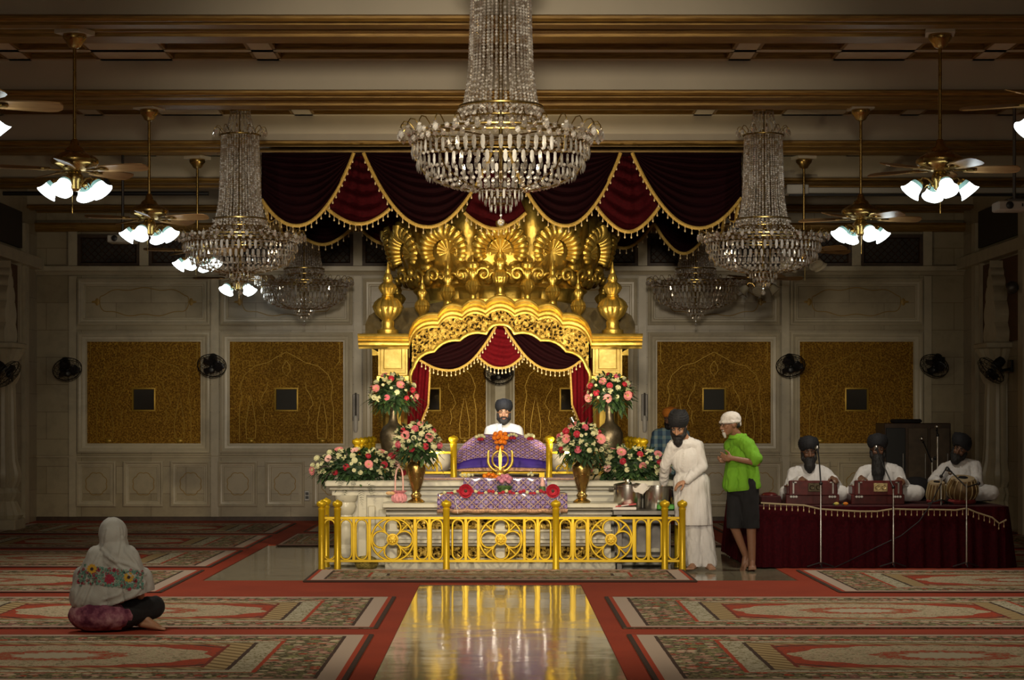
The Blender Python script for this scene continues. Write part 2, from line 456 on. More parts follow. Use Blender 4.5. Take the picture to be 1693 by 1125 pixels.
# clerestory
zc0, zc1 = zz(441), zz(388)
for k in range(13):
    x = -6.72 + 1.12*k
    trim(MB().box((x-.07, YB-.08, zc0), (x+.07, YB, zz(380))), TRIM_M, 'short marble pier between clerestory windows')
for k in range(12):
    x = -6.16 + 1.12*k
    t = thing(f'window_{k+1}', f'dark latticed clerestory window number {k+1} from the left', 'window', (x, YB, zc0)); t['kind'] = 'structure'
    f = obj('window_frame', MB().frame(x-.49, x+.49, zc0, zc1, YB, [(0, 0), (0, .06), (.05, .06), (.07, .03), (.07, .0)]), WOOD_D, t)
    l = MB(); W, Hh = .42, (zc1-zc0)/2 - .07; cz = (zc0+zc1)/2
    for sgn in (-1, 1):
        for q in range(-8, 9):
            pts = []
            c0 = q * .11
            for tt in (-1, 1):
                pass
            # clip a 45 degree bar to the opening
            a = max(-W, -Hh*1 + c0); b = min(W, Hh + c0)
            if b - a > .05: l.tube([V((x+a, YB-.022, cz + sgn*(a-c0))), V((x+b, YB-.022, cz + sgn*(b-c0)))], .007, 4)
    obj('lattice', l, WOOD_D, t, 0); obj('window_pane', MB().box((x-.43, YB-.012, zc0+.06), (x+.43, YB-.002, zc1-.06)), VENT, t, 0)

# ------------------------------------------------------------------ ceiling with beams and coffers
ZB, ZC = EYE + 3.3, EYE + 3.61
struct('ceiling', MB().box((-XW-.3, YF, ZC+.16), (XW+.3, YB+.3, ZC+.36)), PLASTER, 'cream coffered ceiling', 0)
BEAMS = [5.5, 9.3, 13.1, 16.85, 20.68, 24.42, 28.2, 31.75]
BW = 1.1
for i, by in enumerate(BEAMS):
    trim(MB().box((-XW, by, ZB), (XW, by+BW, ZC+.16)), PLASTER, f'cream ceiling beam {i+1}')
    g = MB()
    mold = [(0, .035), (.03, .035), (.05, .02), (.05, .0), (.03, -.02), (0, -.02)]
    g.sweepz([(-XW, ZB-.0), (XW, ZB-.0)], [(a, b-.02) for a, b in mold], by)
    for q, (y0, y1, d) in enumerate(((0, .10, .02), (.10, .26, .045), (.26, .36, .02), (.52, .62, .02), (.62, .82, .045), (.82, .98, .03), (.98, 1.1, .015))):
        g.box((-XW, by+y0, ZB-d), (XW, by+y1, ZB+.0))
    trim(g, BEAMGOLD, f'gilded moulding under ceiling beam {i+1}')
ribs = [-6.0, -4.82, -3.65, -2.33, 2.4, 3.7, 4.85, 6.0]
n = 0
for i in range(2, len(BEAMS)-1):
    y0, y1 = BEAMS[i] + BW, BEAMS[i+1]
    r = MB()
    nr = 5
    st = (y1 - y0) / nr
    for q in range(nr + 1):
        hw = .06 if 0 < q < nr else .10
        a, b = max(y0, y0+st*q-hw), min(y1, y0+st*q+hw)
        r.box((-XW, a, ZC), (XW, b, ZC+.16))
    for rx in ribs:
        hw = .36 if abs(abs(rx)-3.68) < .1 else .11
        r.box((rx-hw, y0, ZC), (rx+hw, y1, ZC+.159))
    trim(r, PLASTER, 'cream ceiling ribs between two beams')
    g = MB(); xs = [-XW] + ribs + [XW]
    for q in range(nr):
        for u in range(len(xs)-1):
            ha = .36 if u and abs(abs(xs[u])-3.68) < .1 else .11; hb = .36 if u < len(xs)-2 and abs(abs(xs[u+1])-3.68) < .1 else .11
            x0, x1 = xs[u] + ha, xs[u+1] - hb
            a, b = y0+st*q+(.06 if q else .10), y0+st*(q+1)-(.06 if q < nr-1 else .10)
            if x1 - x0 < .2: continue
            # stepped gilded lining of the coffer (looks up)
            for (d, h0, h1) in ((.0, .0, .05), (.03, .05, .1), (.06, .1, .155)):
                g.box((x0+d-.005, a+d-.005, ZC+h0), (x1-d+.005, a+d+.03, ZC+h1)); g.box((x0+d-.005, b-d-.03, ZC+h0), (x1-d+.005, b-d+.005, ZC+h1))
                g.box((x0+d-.005, a, ZC+h0), (x0+d+.03, b, ZC+h1)); g.box((x1-d-.03, a, ZC+h0), (x1-d+.005, b, ZC+h1))
    trim(g, BEAMGOLD, 'gilded stepped coffer linings between two beams')
# frieze between last beam and clerestory
trim(MB().sweepz([(-XW, zz(384)), (XW, zz(384))], [(0, 0), (.1, 0), (.14, .05), (.14, .10), (.18, .13), (0, .13)], YB), BEAMGOLD, 'gilded cornice above the clerestory windows')

# ------------------------------------------------------------------ side walls
for sx, nm in ((-1, 'left'), (1, 'right')):
    x0, x1 = sorted((sx*XW, sx*(XW+.3)))
    struct(f'wall_{nm}', MB().box((x0, YF, 0), (x1, YB+.3, 5.6)), SIDE_M, f'marble {nm} side wall', 0)
    xi = sx * XW; R90 = Matrix.Translation((xi, 0, 0)) @ Matrix.Rotation(sx*PI/2*-1, 4, 'Z')   # local -y faces into the room
    # R90 maps local x -> along the wall, local -y -> into the hall
    def W(mb): return MB().join(mb, R90)
    off = lambda Y: (-Y * sx) * -1 if False else (Y if sx > 0 else -Y) * -1
    # pilaster at the corner and next to the arch
    for ya, yb, pr in ((31.35, 31.6, .06), (28.35, 28.6, .10)):
        m_ = MB().box((xi - (pr if sx > 0 else 0), ya, 0), (xi + (pr if sx < 0 else 0), yb, 4.6))
        trim(m_, TRIM_M, f'flat marble pilaster on the {nm} side wall')
    m_ = MB().box((xi - (.14 if sx > 0 else 0), 25, 3.95), (xi + (.14 if sx < 0 else 0), YB-.1, 4.12))
    trim(m_, TRIM_M, f'marble ledge along the {nm} side wall')
    m_ = MB().box((xi - (.05 if sx > 0 else 0), 28.6, 4.2), (xi + (.05 if sx < 0 else 0), 31.2, 4.75))
    trim(m_, VENT, f'dark clerestory opening on the {nm} side wall')
    m_ = MB().box((xi - (.03 if sx > 0 else 0), 28.65, 2.72), (xi + (.03 if sx < 0 else 0), 31.0, 3.92))
    PB = simple('dark red gold wall cloth', (.12, .05, .018), .6, .2, .3, 30)
    trim(m_, PB, f'dark red gold panel inside the cusped arch on the {nm} side wall')
    m_ = MB(); 
    for yy in (31.02,):
        m_.box((xi - (.07 if sx > 0 else 0), yy-.05, 2.7), (xi + (.07 if sx < 0 else 0), yy+.05, 3.95))
    trim(m_, TRIM_M, f'marble border of the cusped arch on the {nm} side wall')
    # carved engaged column with capital and cusped spandrel above it
    cy = 29.75; cx = xi - sx*.10
    t = thing('carved_column', f'carved white marble half column with leafy base against the {nm} wall', 'column', (cx, cy, 0), 'carved columns on the side walls'); t['kind'] = 'structure'
    obj('plinth', MB().box((cx-.26, cy-.33, 0), (cx+.26, cy+.33, .17), bev=.02), TRIM_M, t)
    obj('leafy_base', MB().lathe([(.27, .17), (.30, .22), (.24, .34), (.20, .42), (.25, .5), (.26, .54), (.22, .58), (.20, .62)], (cx, cy, 0), 40, 10, .12), TRIM_M, t)
    obj('shaft', MB().lathe([(.21, .62), (.26, .72), (.27, .82), (.22, 1.0), (.205, 1.2), (.19, 1.9), (.18, 2.1), (.19, 2.12)], (cx, cy, 0), 48, 12, .13), TRIM_M, t)
    obj('capital', MB().lathe([(.2, 2.12), (.24, 2.2), (.26, 2.28), (.2, 2.36), (.22, 2.44), (.30, 2.56), (.33, 2.62)], (cx, cy, 0), 48, 12, .12), TRIM_M, t)
    obj('abacus', MB().box((cx-.26, cy-.42, 2.62), (cx+.26, cy+.42, 2.71), bev=.015), TRIM_M, t)
    lob = MB(); pts = []
    for z0_, z1_, w_ in ((2.71, 3.0, .40), (3.0, 3.3, .36), (3.3, 3.52, .27), (3.52, 3.68, .17), (3.68, 3.8, .08)):
        for q in range(7):
            a = q/6; pts.append((w_*(.86+.14*sin(PI*min(1, a*1.15))) - .05*a**4, z0_+(z1_-z0_)*a))
    poly = [(-a, b) for a, b in pts] + [(0, 3.9)] + [(a, b) for a, b in pts[::-1]]
    poly = poly[::-1]
    vs = [(cx - sx*.12, cy + a, b) for a, b in poly] + [(cx + sx*.1, cy + a, b) for a, b in poly]; n_ = len(poly)
    lob.add(vs, [list(range(n_)), list(range(n_, 2*n_))[::-1]] + [(i, (i+1) % n_, (i+1) % n_ + n_, i+n_) for i in range(n_)])
    obj('cusped_spandrel', lob, TRIM_M, t)

# ------------------------------------------------------------------ camera
cam = bpy.data.cameras.new('camera'); co_ = bpy.data.objects.new('camera', cam); COL.objects.link(co_)
co_.location = (0, 0, EYE); co_.rotation_euler = (PI/2, 0, 0)
cam.sensor_width = 36; cam.lens = FPX / 1693 * 36
cam.shift_x = (846.5 - CX) / 1693; cam.shift_y = (CY - 562.5) / 1693
cam.clip_start = .1; cam.clip_end = 100
SC.camera = co_
vs_ = SC.view_settings; vs_.view_transform = 'Standard'; vs_.look = 'None'; vs_.gamma = 1; vs_.use_curve_mapping = False
vs_.exposure = 2.0
# ------------------------------------------------------------------ gilded shrine on its marble altar
def m_gold(name, c0, c1, rough, metal=.85, sc=7, bump=.004):
    m = Mat(name, c1, rough, metal); c = m.co(); f = m.noise(c, sc, 5, .6)
    m.set('Base Color', m.ramp(f, [(.3, c0), (.65, c1)]))
    m.set('Roughness', m.noise(c, sc*3, 3) * .25 + (rough - .12))
    m.bump(m.noise(c, sc*5, 3), bump, .6); return m.mat
GOLD = m_gold('gold leaf', (.52, .34, .055), (.80, .58, .14), .36)
GOLDB = m_gold('pale burnished gold', (.50, .36, .09), (.70, .53, .17), .52, .6)
GOLDP = m_gold('bright gold paint', (.50, .32, .006), (.64, .43, .012), .36, .45, 3, .001)
BRASS = m_gold('aged brass', (.30, .19, .05), (.46, .31, .10), .28, .95, 5, .001)
DARKV = m_gold('dark engraved bronze', (.07, .055, .035), (.14, .11, .07), .38, .8, 14, .003)
def m_fili():
    m = Mat('pierced gold foliage', (.8, .5, .1), .35, .8); c = m.co()
    n = m.noise(c, 15, 4, .6, 3.5); v = m.tex('Voronoi', c, 0, Scale=24.); h = n * .75 + v * .35
    m.set('Base Color', m.ramp(h, [(.47, (.015, .007, .001)), (.52, (.42, .26, .04)), (.66, (.85, .62, .16))]))
    m.bump(h, .03, 1.); return m.mat
FILI = m_fili()
def m_velvet(name, c0, c1):
    m = Mat(name, c1, .85); c = m.co()
    m.set('Base Color', m.ramp(m.noise(c, 40, 3), [(.3, c0), (.7, c1)]))
    m.set('Specular IOR Level', .1)
    return m.mat
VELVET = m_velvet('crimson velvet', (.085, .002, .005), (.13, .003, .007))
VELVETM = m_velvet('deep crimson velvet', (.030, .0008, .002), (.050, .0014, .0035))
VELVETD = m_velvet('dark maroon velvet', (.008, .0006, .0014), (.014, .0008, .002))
TRIMG = simple('gold braid', (.62, .40, .09), .6, .25, .25, 60, .004, 150)
BEADS = simple('ivory gold beads', (.75, .58, .30), .4, .2)
AY = 22.4                                   # front face of the altar block
# ---- altar
t = thing('marble_altar', 'stepped white marble altar carrying the gilded canopy', 'altar', (0, AY, 0))
a = MB().box((-1.80, AY+.03, .10), (1.80, 27.5, .78)); a.box((-1.86, AY-.04, 0), (1.86, 27.56, .10), bev=.02)
obj('altar_body', a, ALTAR_M, t)
a = MB().box((-1.9, AY-.12, .865), (1.9, 27.6, .935), bev=.015); a.box((-1.86, AY-.07, .83), (1.86, 27.56, .87), bev=.01); a.box((-1.83, AY-.02, .775), (1.83, 27.53, .832))
obj('altar_top', a, ALTAR_M, t)
a = MB()
for sx in (-1, 1):
    a.box((sx*1.5-.045, AY-.02, .1), (sx*1.5+.045, AY+.05, .78), bev=.005); a.box((sx*1.28-.04, AY-.02, .1), (sx*1.28+.04, AY+.05, .62), bev=.005)
    a.box((min(sx*1.28, sx*.2), AY-.02, .62), (max(sx*1.28, sx*.2), AY+.05, .70), bev=.005)
    for x0 in (1.36,): a.box((min(sx*x0, sx*1.44), AY-.005, .22), (max(sx*x0, sx*1.44), AY+.05, .66), bev=.01)
obj('facing_panels', a, ALTAR_M, t)
for sx in (-1, 1):
    obj('corner_baluster', MB().lathe([(.12, .10), (.12, .2), (.07, .24), (.085, .3), (.09, .5), (.07, .56), (.10, .60), (.115, .66), (.10, .70), (.12, .72), (.13, .775)], (sx*1.68, AY-.0, 0), 24), ALTAR_M, t)
# stepped centre projection
X1 = 1.22
a = MB(); FY = 21.76
for (y, z0, z1, dx) in ((FY, 0, .085, 0), (FY+.06, .08, .12, .02), (FY+.12, .25, .28, .02), (FY+.08, .28, .32, -.01), (FY+.12, .32, .40, .03), (FY+.16, .40, .425, .02), (FY+.20, .55, .58, .03), (FY+.13, .58, .62, .0), (FY+.06, .635, .66, -.01), (FY+.02, .66, .71, -.03)):
    a.box((-X1+dx, y, z0), (X1-dx, AY+.06, z1), bev=.008)
a.box((-X1+.04, FY+.17, .1), (X1-.04, AY+.06, .67))
obj('step', a, ALTAR_M, t)
for z0, z1 in ((.125, .245), (.43, .545)):
    for x0, x1 in ((-1.1, -.62), (-.58, -.05), (.05, .58), (.62, 1.1)):
        obj('gilt_frieze', MB().box((x0, FY+.145, z0), (x1, FY+.19, z1), bev=.01), FILI, t, label='gilt floral frieze panel')

# ---- gilded canopy (palki)
CYF = 23.28                                  # front plane of the arch
g = thing('gilded_canopy', 'gilded domed canopy with cusped arch standing on the marble altar', 'shrine', (0, 24.6, .897)); g.scale = (1.057, 1.057, 1.057)
CREL = V((0, CYF, .935))
CXO = 1.215
for sx in (-1, 1):
    for yy, front in ((CYF+.17, 1), (25.5, 0)):
        c = MB().lathe([(.16, .971), (.16, 1.06), (.13, 1.1), (.15, 1.16), (.15, 1.2), (.125, 1.3), (.12, 1.7), (.115, 1.95), (.135, 1.98), (.15, 2.04)], (sx*CXO, yy, 0), 8, M=None)
        c.box((sx*CXO-.19, yy-.19, 2.03), (sx*CXO+.19, yy+.19, 2.10), bev=.01)
        obj('column', c, GOLD, g, 30)
        c = MB().box((sx*CXO-.165, yy-.165, 2.10), (sx*CXO+.165, yy+.165, 2.5), bev=.01)
        if front: c.frame(sx*CXO-.125, sx*CXO+.125, 2.15, 2.45, yy-.165, [(0, 0), (0, .015), (.02, .018), (.03, -.0), (.033, -.006)]); c.frame(sx*CXO-.165, sx*CXO+.165, 2.10, 2.5, yy-.165, [(0, 0), (0, .01), (.02, .012), (.028, 0)])
        obj('capital_block', c, GOLDB, g, 30)
# arch outline: seven scallops
def scallop(keys):
    pts = []
    for (x0, z0), (x1, z1), b in keys:
        n = 8
        for i in range(n + 1):
            tt = i/n; x = x0+(x1-x0)*tt; z = z0+(z1-z0)*tt
            L = math.hypot(x1-x0, z1-z0); nx, nz = -(z1-z0)/L, (x1-x0)/L
            h = b*4*tt*(1-tt); pts.append((x+nx*h, z+nz*h))
    out = [pts[0]]
    for p in pts[1:]:
        if abs(p[0]-out[-1][0]) + abs(p[1]-out[-1][1]) > 1e-6: out.append(p)
    return out
cu = [(1.03, 2.565), (.70, 2.80), (.43, 2.885), (.165, 2.925)]
half = [((-cu[i][0], cu[i][1]), (-cu[i+1][0], cu[i+1][1]), b) for i, b in ((0, .09), (1, .065), (2, .055))]
mid = [((-.165, 2.925), (.165, 2.925), .075)]
mir = [((-b_[0], b_[1]), (-a_[0], a_[1]), h) for a_, b_, h in half[::-1]]
top = scallop(half + mid + mir)
flatL = [(-1.60, 2.565)]; flatR = [(1.60, 2.565)]
line = flatL + top + flatR
pr = [(-.02, .0), (.20, .0), (.215, -.015), (.20, -.035), (.165, -.045), (.15, -.065), (.16, -.08), (.13, -.095), (.10, -.10), (.095, -.125), (.07, -.14), (.05, -.145), (.04, -.165), (-.02, -.165), (-.02, 0)]
cor = MB().sweepz(line, pr, CYF)
obj('arch_moulding', MB().join(cor, Matrix.Translation((0, 2*CYF+2.42, 0)) @ Matrix.Diagonal((1, -1, 1, 1))), GOLD, g, 35)
obj('arch_moulding', cor, GOLD, g, 35)
roof = MB().box((-1.50, CYF, 2.43), (-1.40, CYF+2.4, 2.565)).box((1.40, CYF, 2.43), (1.50, CYF+2.4, 2.565))
for sx in (-1, 1):
    prof = [(sx*1.56, 2.565), (sx*1.56, 2.70), (sx*1.52, 2.80), (sx*1.44, 2.85), (sx*1.0, 2.90), (sx*.6, 2.98), (0, 3.02), (0, 2.565)]
    if sx < 0: prof = prof[::-1]
    roof.prism(prof[::-1] if False else prof, CYF+.5, CYF+2.1)
obj('roof', roof, m_gold('tarnished dark gold', (.045, .03, .006), (.10, .065, .012), .6, .4), g)
# pierced spandrel between moulding and inner scalloped edge
inn = scallop([((-1.0, 1.98), (-.98, 2.19), .03), ((-.98, 2.19), (-.75, 2.375), .05), ((-.75, 2.375), (-.46, 2.50), .045), ((-.46, 2.50), (-.16, 2.575), .045), ((-.16, 2.575), (0, 2.68), .035),
               ((0, 2.68), (.16, 2.575), .035), ((.16, 2.575), (.46, 2.50), .045), ((.46, 2.50), (.75, 2.375), .045), ((.75, 2.375), (.98, 2.19), .05), ((.98, 2.19), (1.0, 1.98), .03)])
def at(line, x):
    for (x0, z0), (x1, z1) in zip(line, line[1:]):
        if x0 <= x <= x1 and x1 > x0: return z0+(z1-z0)*(x-x0)/(x1-x0)
    return line[-1][1]
topl = [(-1.05, 2.42)] + [(x, z-.14) for x, z in top] + [(1.05, 2.42)]
bt = [(x, max(at(topl, max(-1.05, min(1.05, x))), z+.02)) for x, z in inn]
obj('pierced_spandrel', MB().band(bt, inn, CYF+.0, CYF+.04), FILI, g, 30, label='pierced gold foliage spandrel')
obj('inner_arch_rim', MB().tube([V((x, CYF-.005, z)) for x, z in inn], .022, 8), GOLD, g)
# side arches, plainer
for sx in (-1, 1):
    obj('side_arch', MB().band([(CYF+2.1*k/16, 2.5) for k in range(17)], [(CYF+2.1*k/16, 2.05+.42*sin(PI*k/16)**.6 - .03*abs(sin(PI*k/3.2))) for k in range(17)], -.03, .03), FILI, g, 30)
    o = g.children[-1]; 
    o.data.transform(Matrix(((0, 1, 0, sx*CXO), (1, 0, 0, .17), (0, 0, 1, 0), (0, 0, 0, 1))))
# dome
DY = CYF + 1.25
dp = [(.98, 2.98), (1.0, 3.08), (1.04, 3.12), (1.0, 3.18), (1.10, 3.3), (1.19, 3.5), (1.225, 3.72), (1.215, 3.92), (1.14, 4.10), (.95, 4.26), (.7, 4.37), (.4, 4.44), (.16, 4.48), (.1, 4.5)]
def smooth_prof(p, k=4):
    out = []
    for i in range(len(p)-1):
        p0, p1, p2, p3 = p[max(i-1, 0)], p[i], p[i+1], p[min(i+2, len(p)-1)]
        for j in range(k):
            tt = j/k
            out.append(tuple(.5*((2*b)+(-a_+c)*tt+(2*a_-5*b+4*c-d)*tt**2+(-a_+3*b-3*c+d)*tt**3) for a_, b, c, d in zip(p0, p1, p2, p3)))
    return out + [p[-1]]
dome = MB().lathe(smooth_prof(dp, 3), (0, DY, 0), 144, 24, .035)
obj('dome', dome, GOLD, g, 50)
obj('dome_finial', MB().lathe([(.1, 4.48), (.13, 4.51), (.07, 4.53), (.02, 4.55)], (0, DY, 0), 16), GOLD, g)
# acanthus shells round the dome
def shell_mb():
    s = MB()
    for N, R0, R1, amax, dy, rr in ((17, .175, .365, 112, 0., 1.), (11, .02, .19, 105, .0, .55)):
        for k in range(N):
            f = (k - (N-1)/2) / ((N-1)/2); a = rad(amax) * f
            L = 1.04 - .30*abs(f)**1.6 + (.10 if abs(f) < .01 else 0)
            wd = 1.5 if abs(f) < .01 else 1
            sp = (2*rad(amax)/(N-1))
            pts = []; rs = []
            for q in range(11):
                u = q/10; r = R0 + (R1*L - R0)*u
                y = (-.10 - .07*sin(PI*min(1, u*1.15)) - .07*u**4) if rr == 1. else (-.045 - .03*u)
                droop = .03*u**6
                pts.append(V(((r-droop)*sin(a)*1.05, y, (r-droop)*cos(a)*(1 if cos(a) > 0 else .8))))
                rs.append(r*sp*.53*wd*(1 if q < 9 else (.85, .4)[q-9]))
            s.tube(pts, rs, 8)
    for sx in (-1, 1):      # scrolls at the foot
        s.tube([V((sx*(.19+.085*(1-q/16)*cos(q*.6)), -.09-.004*q, -.25+.085*(1-q/16)*sin(q*.6))) for q in range(17)], .022, 8)
        s.tube([V((sx*(.07+.05*(1-q/12)*cos(q*.6)), -.11-.004*q, -.27+.05*(1-q/12)*sin(q*.6))) for q in range(13)], .016, 8)
        s.ball((sx*.29, -.06, -.16), (.06, .05, .05), 8, 6)
    s.ball((0, .05, .0), (.27, .06, .28), 16, 10); s.ball((0, -.1, -.2), (.05, .04, .06), 10, 6)
    return s
sh = mesh('acanthus_shell', shell_mb(), GOLD, 60)
for k in range(12):
    a = 2*PI*k/12
    o = link('acanthus_shell', sh, g)
    o.location = (1.145*sin(a), DY - 1.145*cos(a), 3.52)
    o.rotation_euler = (rad(12), 0, a)
ball_me = mesh('lotus_bead', MB().ball((0, 0, 0), (.09, .07, .1), 10, 8), GOLD)
for k in range(24):
    a = 2*PI*(k+.5)/24
    o = link('lotus_bead', ball_me, g); o.location = V((1.06*sin(a), DY-1.06*cos(a), 3.25)); o.rotation_euler.z = a
# finials (fluted onion urns)
fin = [(.095, 0), (.10, .02), (.10, .05), (.07, .06), (.06, .09), (.065, .13), (.055, .16), (.08, .19), (.115, .23), (.135, .28), (.14, .31), (.148, .315), (.14, .33), (.125, .37), (.09, .41), (.055, .43), (.06, .445), (.05, .46),
       (.07, .49), (.085, .525), (.09, .53), (.08, .56), (.055, .59), (.042, .60), (.042, .62), (.05, .63), (.035, .68), (.022, .70), (.026, .71), (.014, .76), (.0035, .83)]
fl = set(range(8, 16)) | set(range(18, 23)) | {25, 26}
def fin_mesh(s, sz, nm='finial'): return mesh(nm, MB().lathe([(r*s, z*sz) for r, z in fin], n=60, flute=12, amp=.09, fl=fl), GOLD, 50)
fb, fs_, fm = fin_mesh(1.22, .99), fin_mesh(.62, .67), fin_mesh(.66, .74)
for sx in (-1, 1):
    for y in (CYF+.05, CYF+2.2):
        o = link('finial', fb, g); o.location = (sx*1.275, y, 2.565)
    for x, z, m in ((.885, 2.70, fs_), (.595, 2.86, fs_), (.31, 2.93, fs_)):
        o = link('finial', m, g); o.location = (sx*x, CYF+.08, z-.02)
o = link('finial', fm, g); o.location = (0, CYF+.05, 2.985)
# drum under the dome seen behind the finials
obj('drum', MB().lathe([(1.0, 2.6), (1.0, 2.98), (.95, 3.0)], (0, DY, 0), 48), GOLD, g)
ceil_ = MB().box((-.66, CYF+.25, 2.74), (.66, CYF+2.1, 2.78)).box((-1.38, CYF+.25, 2.5), (-.66, CYF+2.1, 2.54)).box((.66, CYF+.25, 2.5), (1.38, CYF+2.1, 2.54))
obj('inner_ceiling', ceil_, GOLD, g, 0)

for ch in g.children: ch.matrix_parent_inverse = Matrix.Translation(-CREL)
# ------------------------------------------------------------------ drapery
TASSEL = {}
def fringe(parent, curve, n, L, r=.009):
    """bead tassels, each a part of the cloth they hang from"""
    key = (round(L, 3), r)
    if key not in TASSEL:
        m = MB(); m.tube([V((0, 0, .004)), V((0, 0, -L*.62))], r*.42, 5); m.ball((0, 0, -L*.28), r*.85, 6, 4)
        m.lathe([(r*.3, -L*1.0), (r*1.1, -L*.92), (r*1.2, -L*.8), (r*.6, -L*.66), (r*.9, -L*.62), (r*.2, -L*.56)], n=6)
        TASSEL[key] = mesh('tassel', m, BEADS)
    ds = [0]
    for a_, b_ in zip(curve, curve[1:]): ds.append(ds[-1] + (b_-a_).length)
    k = 0
    for i in range(n):
        s = ds[-1]*(i+.5)/n
        while k < len(ds)-2 and ds[k+1] < s: k += 1
        p = curve[k].lerp(curve[k+1], (s-ds[k])/max(1e-9, ds[k+1]-ds[k]))
        o = link('tassel', TASSEL[key], parent); o.location = p
def swag(name, label, fn_top, fn_bot, mat, out=V((0, -1, 0)), folds=9, amp=.03, nf=20, L=.085, group=None, trimr=.022, br=.009, belly=.08, cat='swag', u0=0., u1=1., parent=None):
    """cloth between a top edge and a hanging lower edge, with catenary folds, gold braid and a bead fringe"""
    p0 = fn_bot(.5)
    t = thing(name, label, cat, (p0.x, p0.y, p0.z), group) if parent is None else parent
    NU, NV = 41, 46
    def fn(i, j):
        u = u0 + (u1-u0)*i; a_ = fn_top(u); b_ = fn_bot(u); sag = (max(0., sin(PI*u)))**.7
        p = a_.lerp(b_, j)
        w = sin(j**.8*folds*2*PI + 1.2*sin(u*5))*amp*sag + belly*sin(PI*min(1, j*1.1))*sag*.6 + .3*amp*sin(u*23+j*3)*sag
        return p + out*w
    c = obj('cloth', MB().grid(fn, NU, NV), mat, t, 180, solid=.006)
    bc = [fn(i/60, 1.) + out*.012 for i in range(61)]
    obj('gold_braid', MB().tube(bc, trimr, 8, flat=1, up=out), TRIMG, t)
    fringe(t, bc, nf, L, br)
    return t
def Uc(u, p=2.2): return 1 - abs(2*u-1)**p        # U-shaped hanging curve
VY = 24.33; zt = EYE + (CY-253)/FPX*VY
def pt(px, py, Y=VY): return P(px, py, Y)
def front_swag(label, xa, xb, ymid, Y, mat, ya=253, yb=253, p=2.0, cut=(0, 1), nf=26, grp='maroon swags of the ceiling valance'):
    def ft(u): q = pt(xa+(xb-xa)*u, 253, Y); q.z = zt; return q
    def fb(u):
        yy = (ya+(yb-ya)*u); q = pt(xa+(xb-xa)*u, yy + (ymid-yy)*Uc(u, p), Y); return q
    return swag('velvet_swag', label, ft, fb, mat, nf=nf, group=grp, u0=cut[0], u1=cut[1])
B = 'above the gilded dome'
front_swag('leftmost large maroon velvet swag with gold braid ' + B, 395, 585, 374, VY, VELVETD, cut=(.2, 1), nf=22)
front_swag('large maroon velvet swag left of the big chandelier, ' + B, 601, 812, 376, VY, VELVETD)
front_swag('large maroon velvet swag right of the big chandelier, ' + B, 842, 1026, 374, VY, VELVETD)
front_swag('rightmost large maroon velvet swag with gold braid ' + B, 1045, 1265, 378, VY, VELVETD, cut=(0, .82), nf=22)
def jabot(label, x0, x1, y0, ym, Y):
    def ft(u): q = pt((x0+x1)/2 + (u-.5)*16, 253, Y); q.z = zt; return q
    def fb(u): return pt(x0+(x1-x0)*u, y0+(ym-y0)*Uc(u, 1.8), Y)
    swag('velvet_jabot', label, ft, fb, VELVETM, folds=6, amp=.035, nf=12, group='crimson jabots between the valance swags', belly=.02)
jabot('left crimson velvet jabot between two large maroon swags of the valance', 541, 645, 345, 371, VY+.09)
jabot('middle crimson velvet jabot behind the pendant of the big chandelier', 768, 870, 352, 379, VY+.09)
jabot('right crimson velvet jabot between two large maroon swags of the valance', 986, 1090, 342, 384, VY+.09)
# rear valance and side valances of the hanging canopy
YR = 27.5
for lab, xa, xb, yy in (('left rear maroon velvet swag seen below the front valance', 478, 588, 405), ('second rear velvet swag left of the dome', 590, 684, 404), ('second rear velvet swag right of the dome', 980, 1080, 411), ('right rear maroon velvet swag seen below the front valance', 1082, 1178, 420)):
    front_swag(lab, xa, xb, yy, YR, VELVETM if 'second' in lab else VELVETD, 370, 370, 1.8, nf=12, grp='rear swags of the ceiling valance')
for sx, nm in ((-1, 'left'), (1, 'right')):
    xw = -2.80 if sx < 0 else 2.84
    for k in range(2):
        ya, yb = VY+.1 + k*1.52, VY+.1 + (k+1)*1.52
        swag('velvet_swag', f'{nm} side swag of the ceiling valance, {"front" if not k else "rear"} one', lambda u: V((xw, ya+(yb-ya)*u, zt)), lambda u: V((xw, ya+(yb-ya)*u, zt-.1-.62*Uc(u, 2))), VELVETD, V((sx, 0, 0)), nf=14, group='side swags of the ceiling valance')
tag(obj('canopy_cloth', MB().box((-2.82, VY, zt-.03), (2.86, YR, zt)), VELVETD, None, 0), 'flat maroon cloth stretched under the ceiling inside the valance', 'canopy cloth')
# drapes inside the arch
DYi = 24.6 + .12
def in_swag(label, pts_top, pts_bot, mat, nf, folds=7, amp=.025, y=DYi, **k):
    def interp(pp, u):
        n = len(pp)-1; i = min(int(u*n), n-1); f = u*n-i
        p0, p1, p2, p3 = pp[max(i-1, 0)], pp[i], pp[i+1], pp[min(i+2, n)]
        q = [.5*((2*b)+(-a_+c)*f+(2*a_-5*b+4*c-d)*f**2+(-a_+3*b-3*c+d)*f**3) for a_, b, c, d in zip(p0, p1, p2, p3)]
        return P(q[0], q[1], y)
    return swag('arch_drape', label, lambda u: interp(pts_top, u), lambda u: interp(pts_bot, u), mat, nf=nf, folds=folds, amp=amp, L=.075, trimr=.016, br=.009, belly=.05, group='velvet drapes inside the gilded arch', cat='drape', **k)
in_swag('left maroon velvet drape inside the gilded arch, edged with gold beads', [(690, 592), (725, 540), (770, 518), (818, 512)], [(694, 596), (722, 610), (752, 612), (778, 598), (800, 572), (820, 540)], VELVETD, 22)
in_swag('right maroon velvet drape inside the gilded arch, edged with gold beads', [(836, 512), (880, 518), (925, 540), (966, 592)], [(834, 540), (855, 572), (876, 596), (900, 610), (934, 612), (962, 596)], VELVETD, 22)
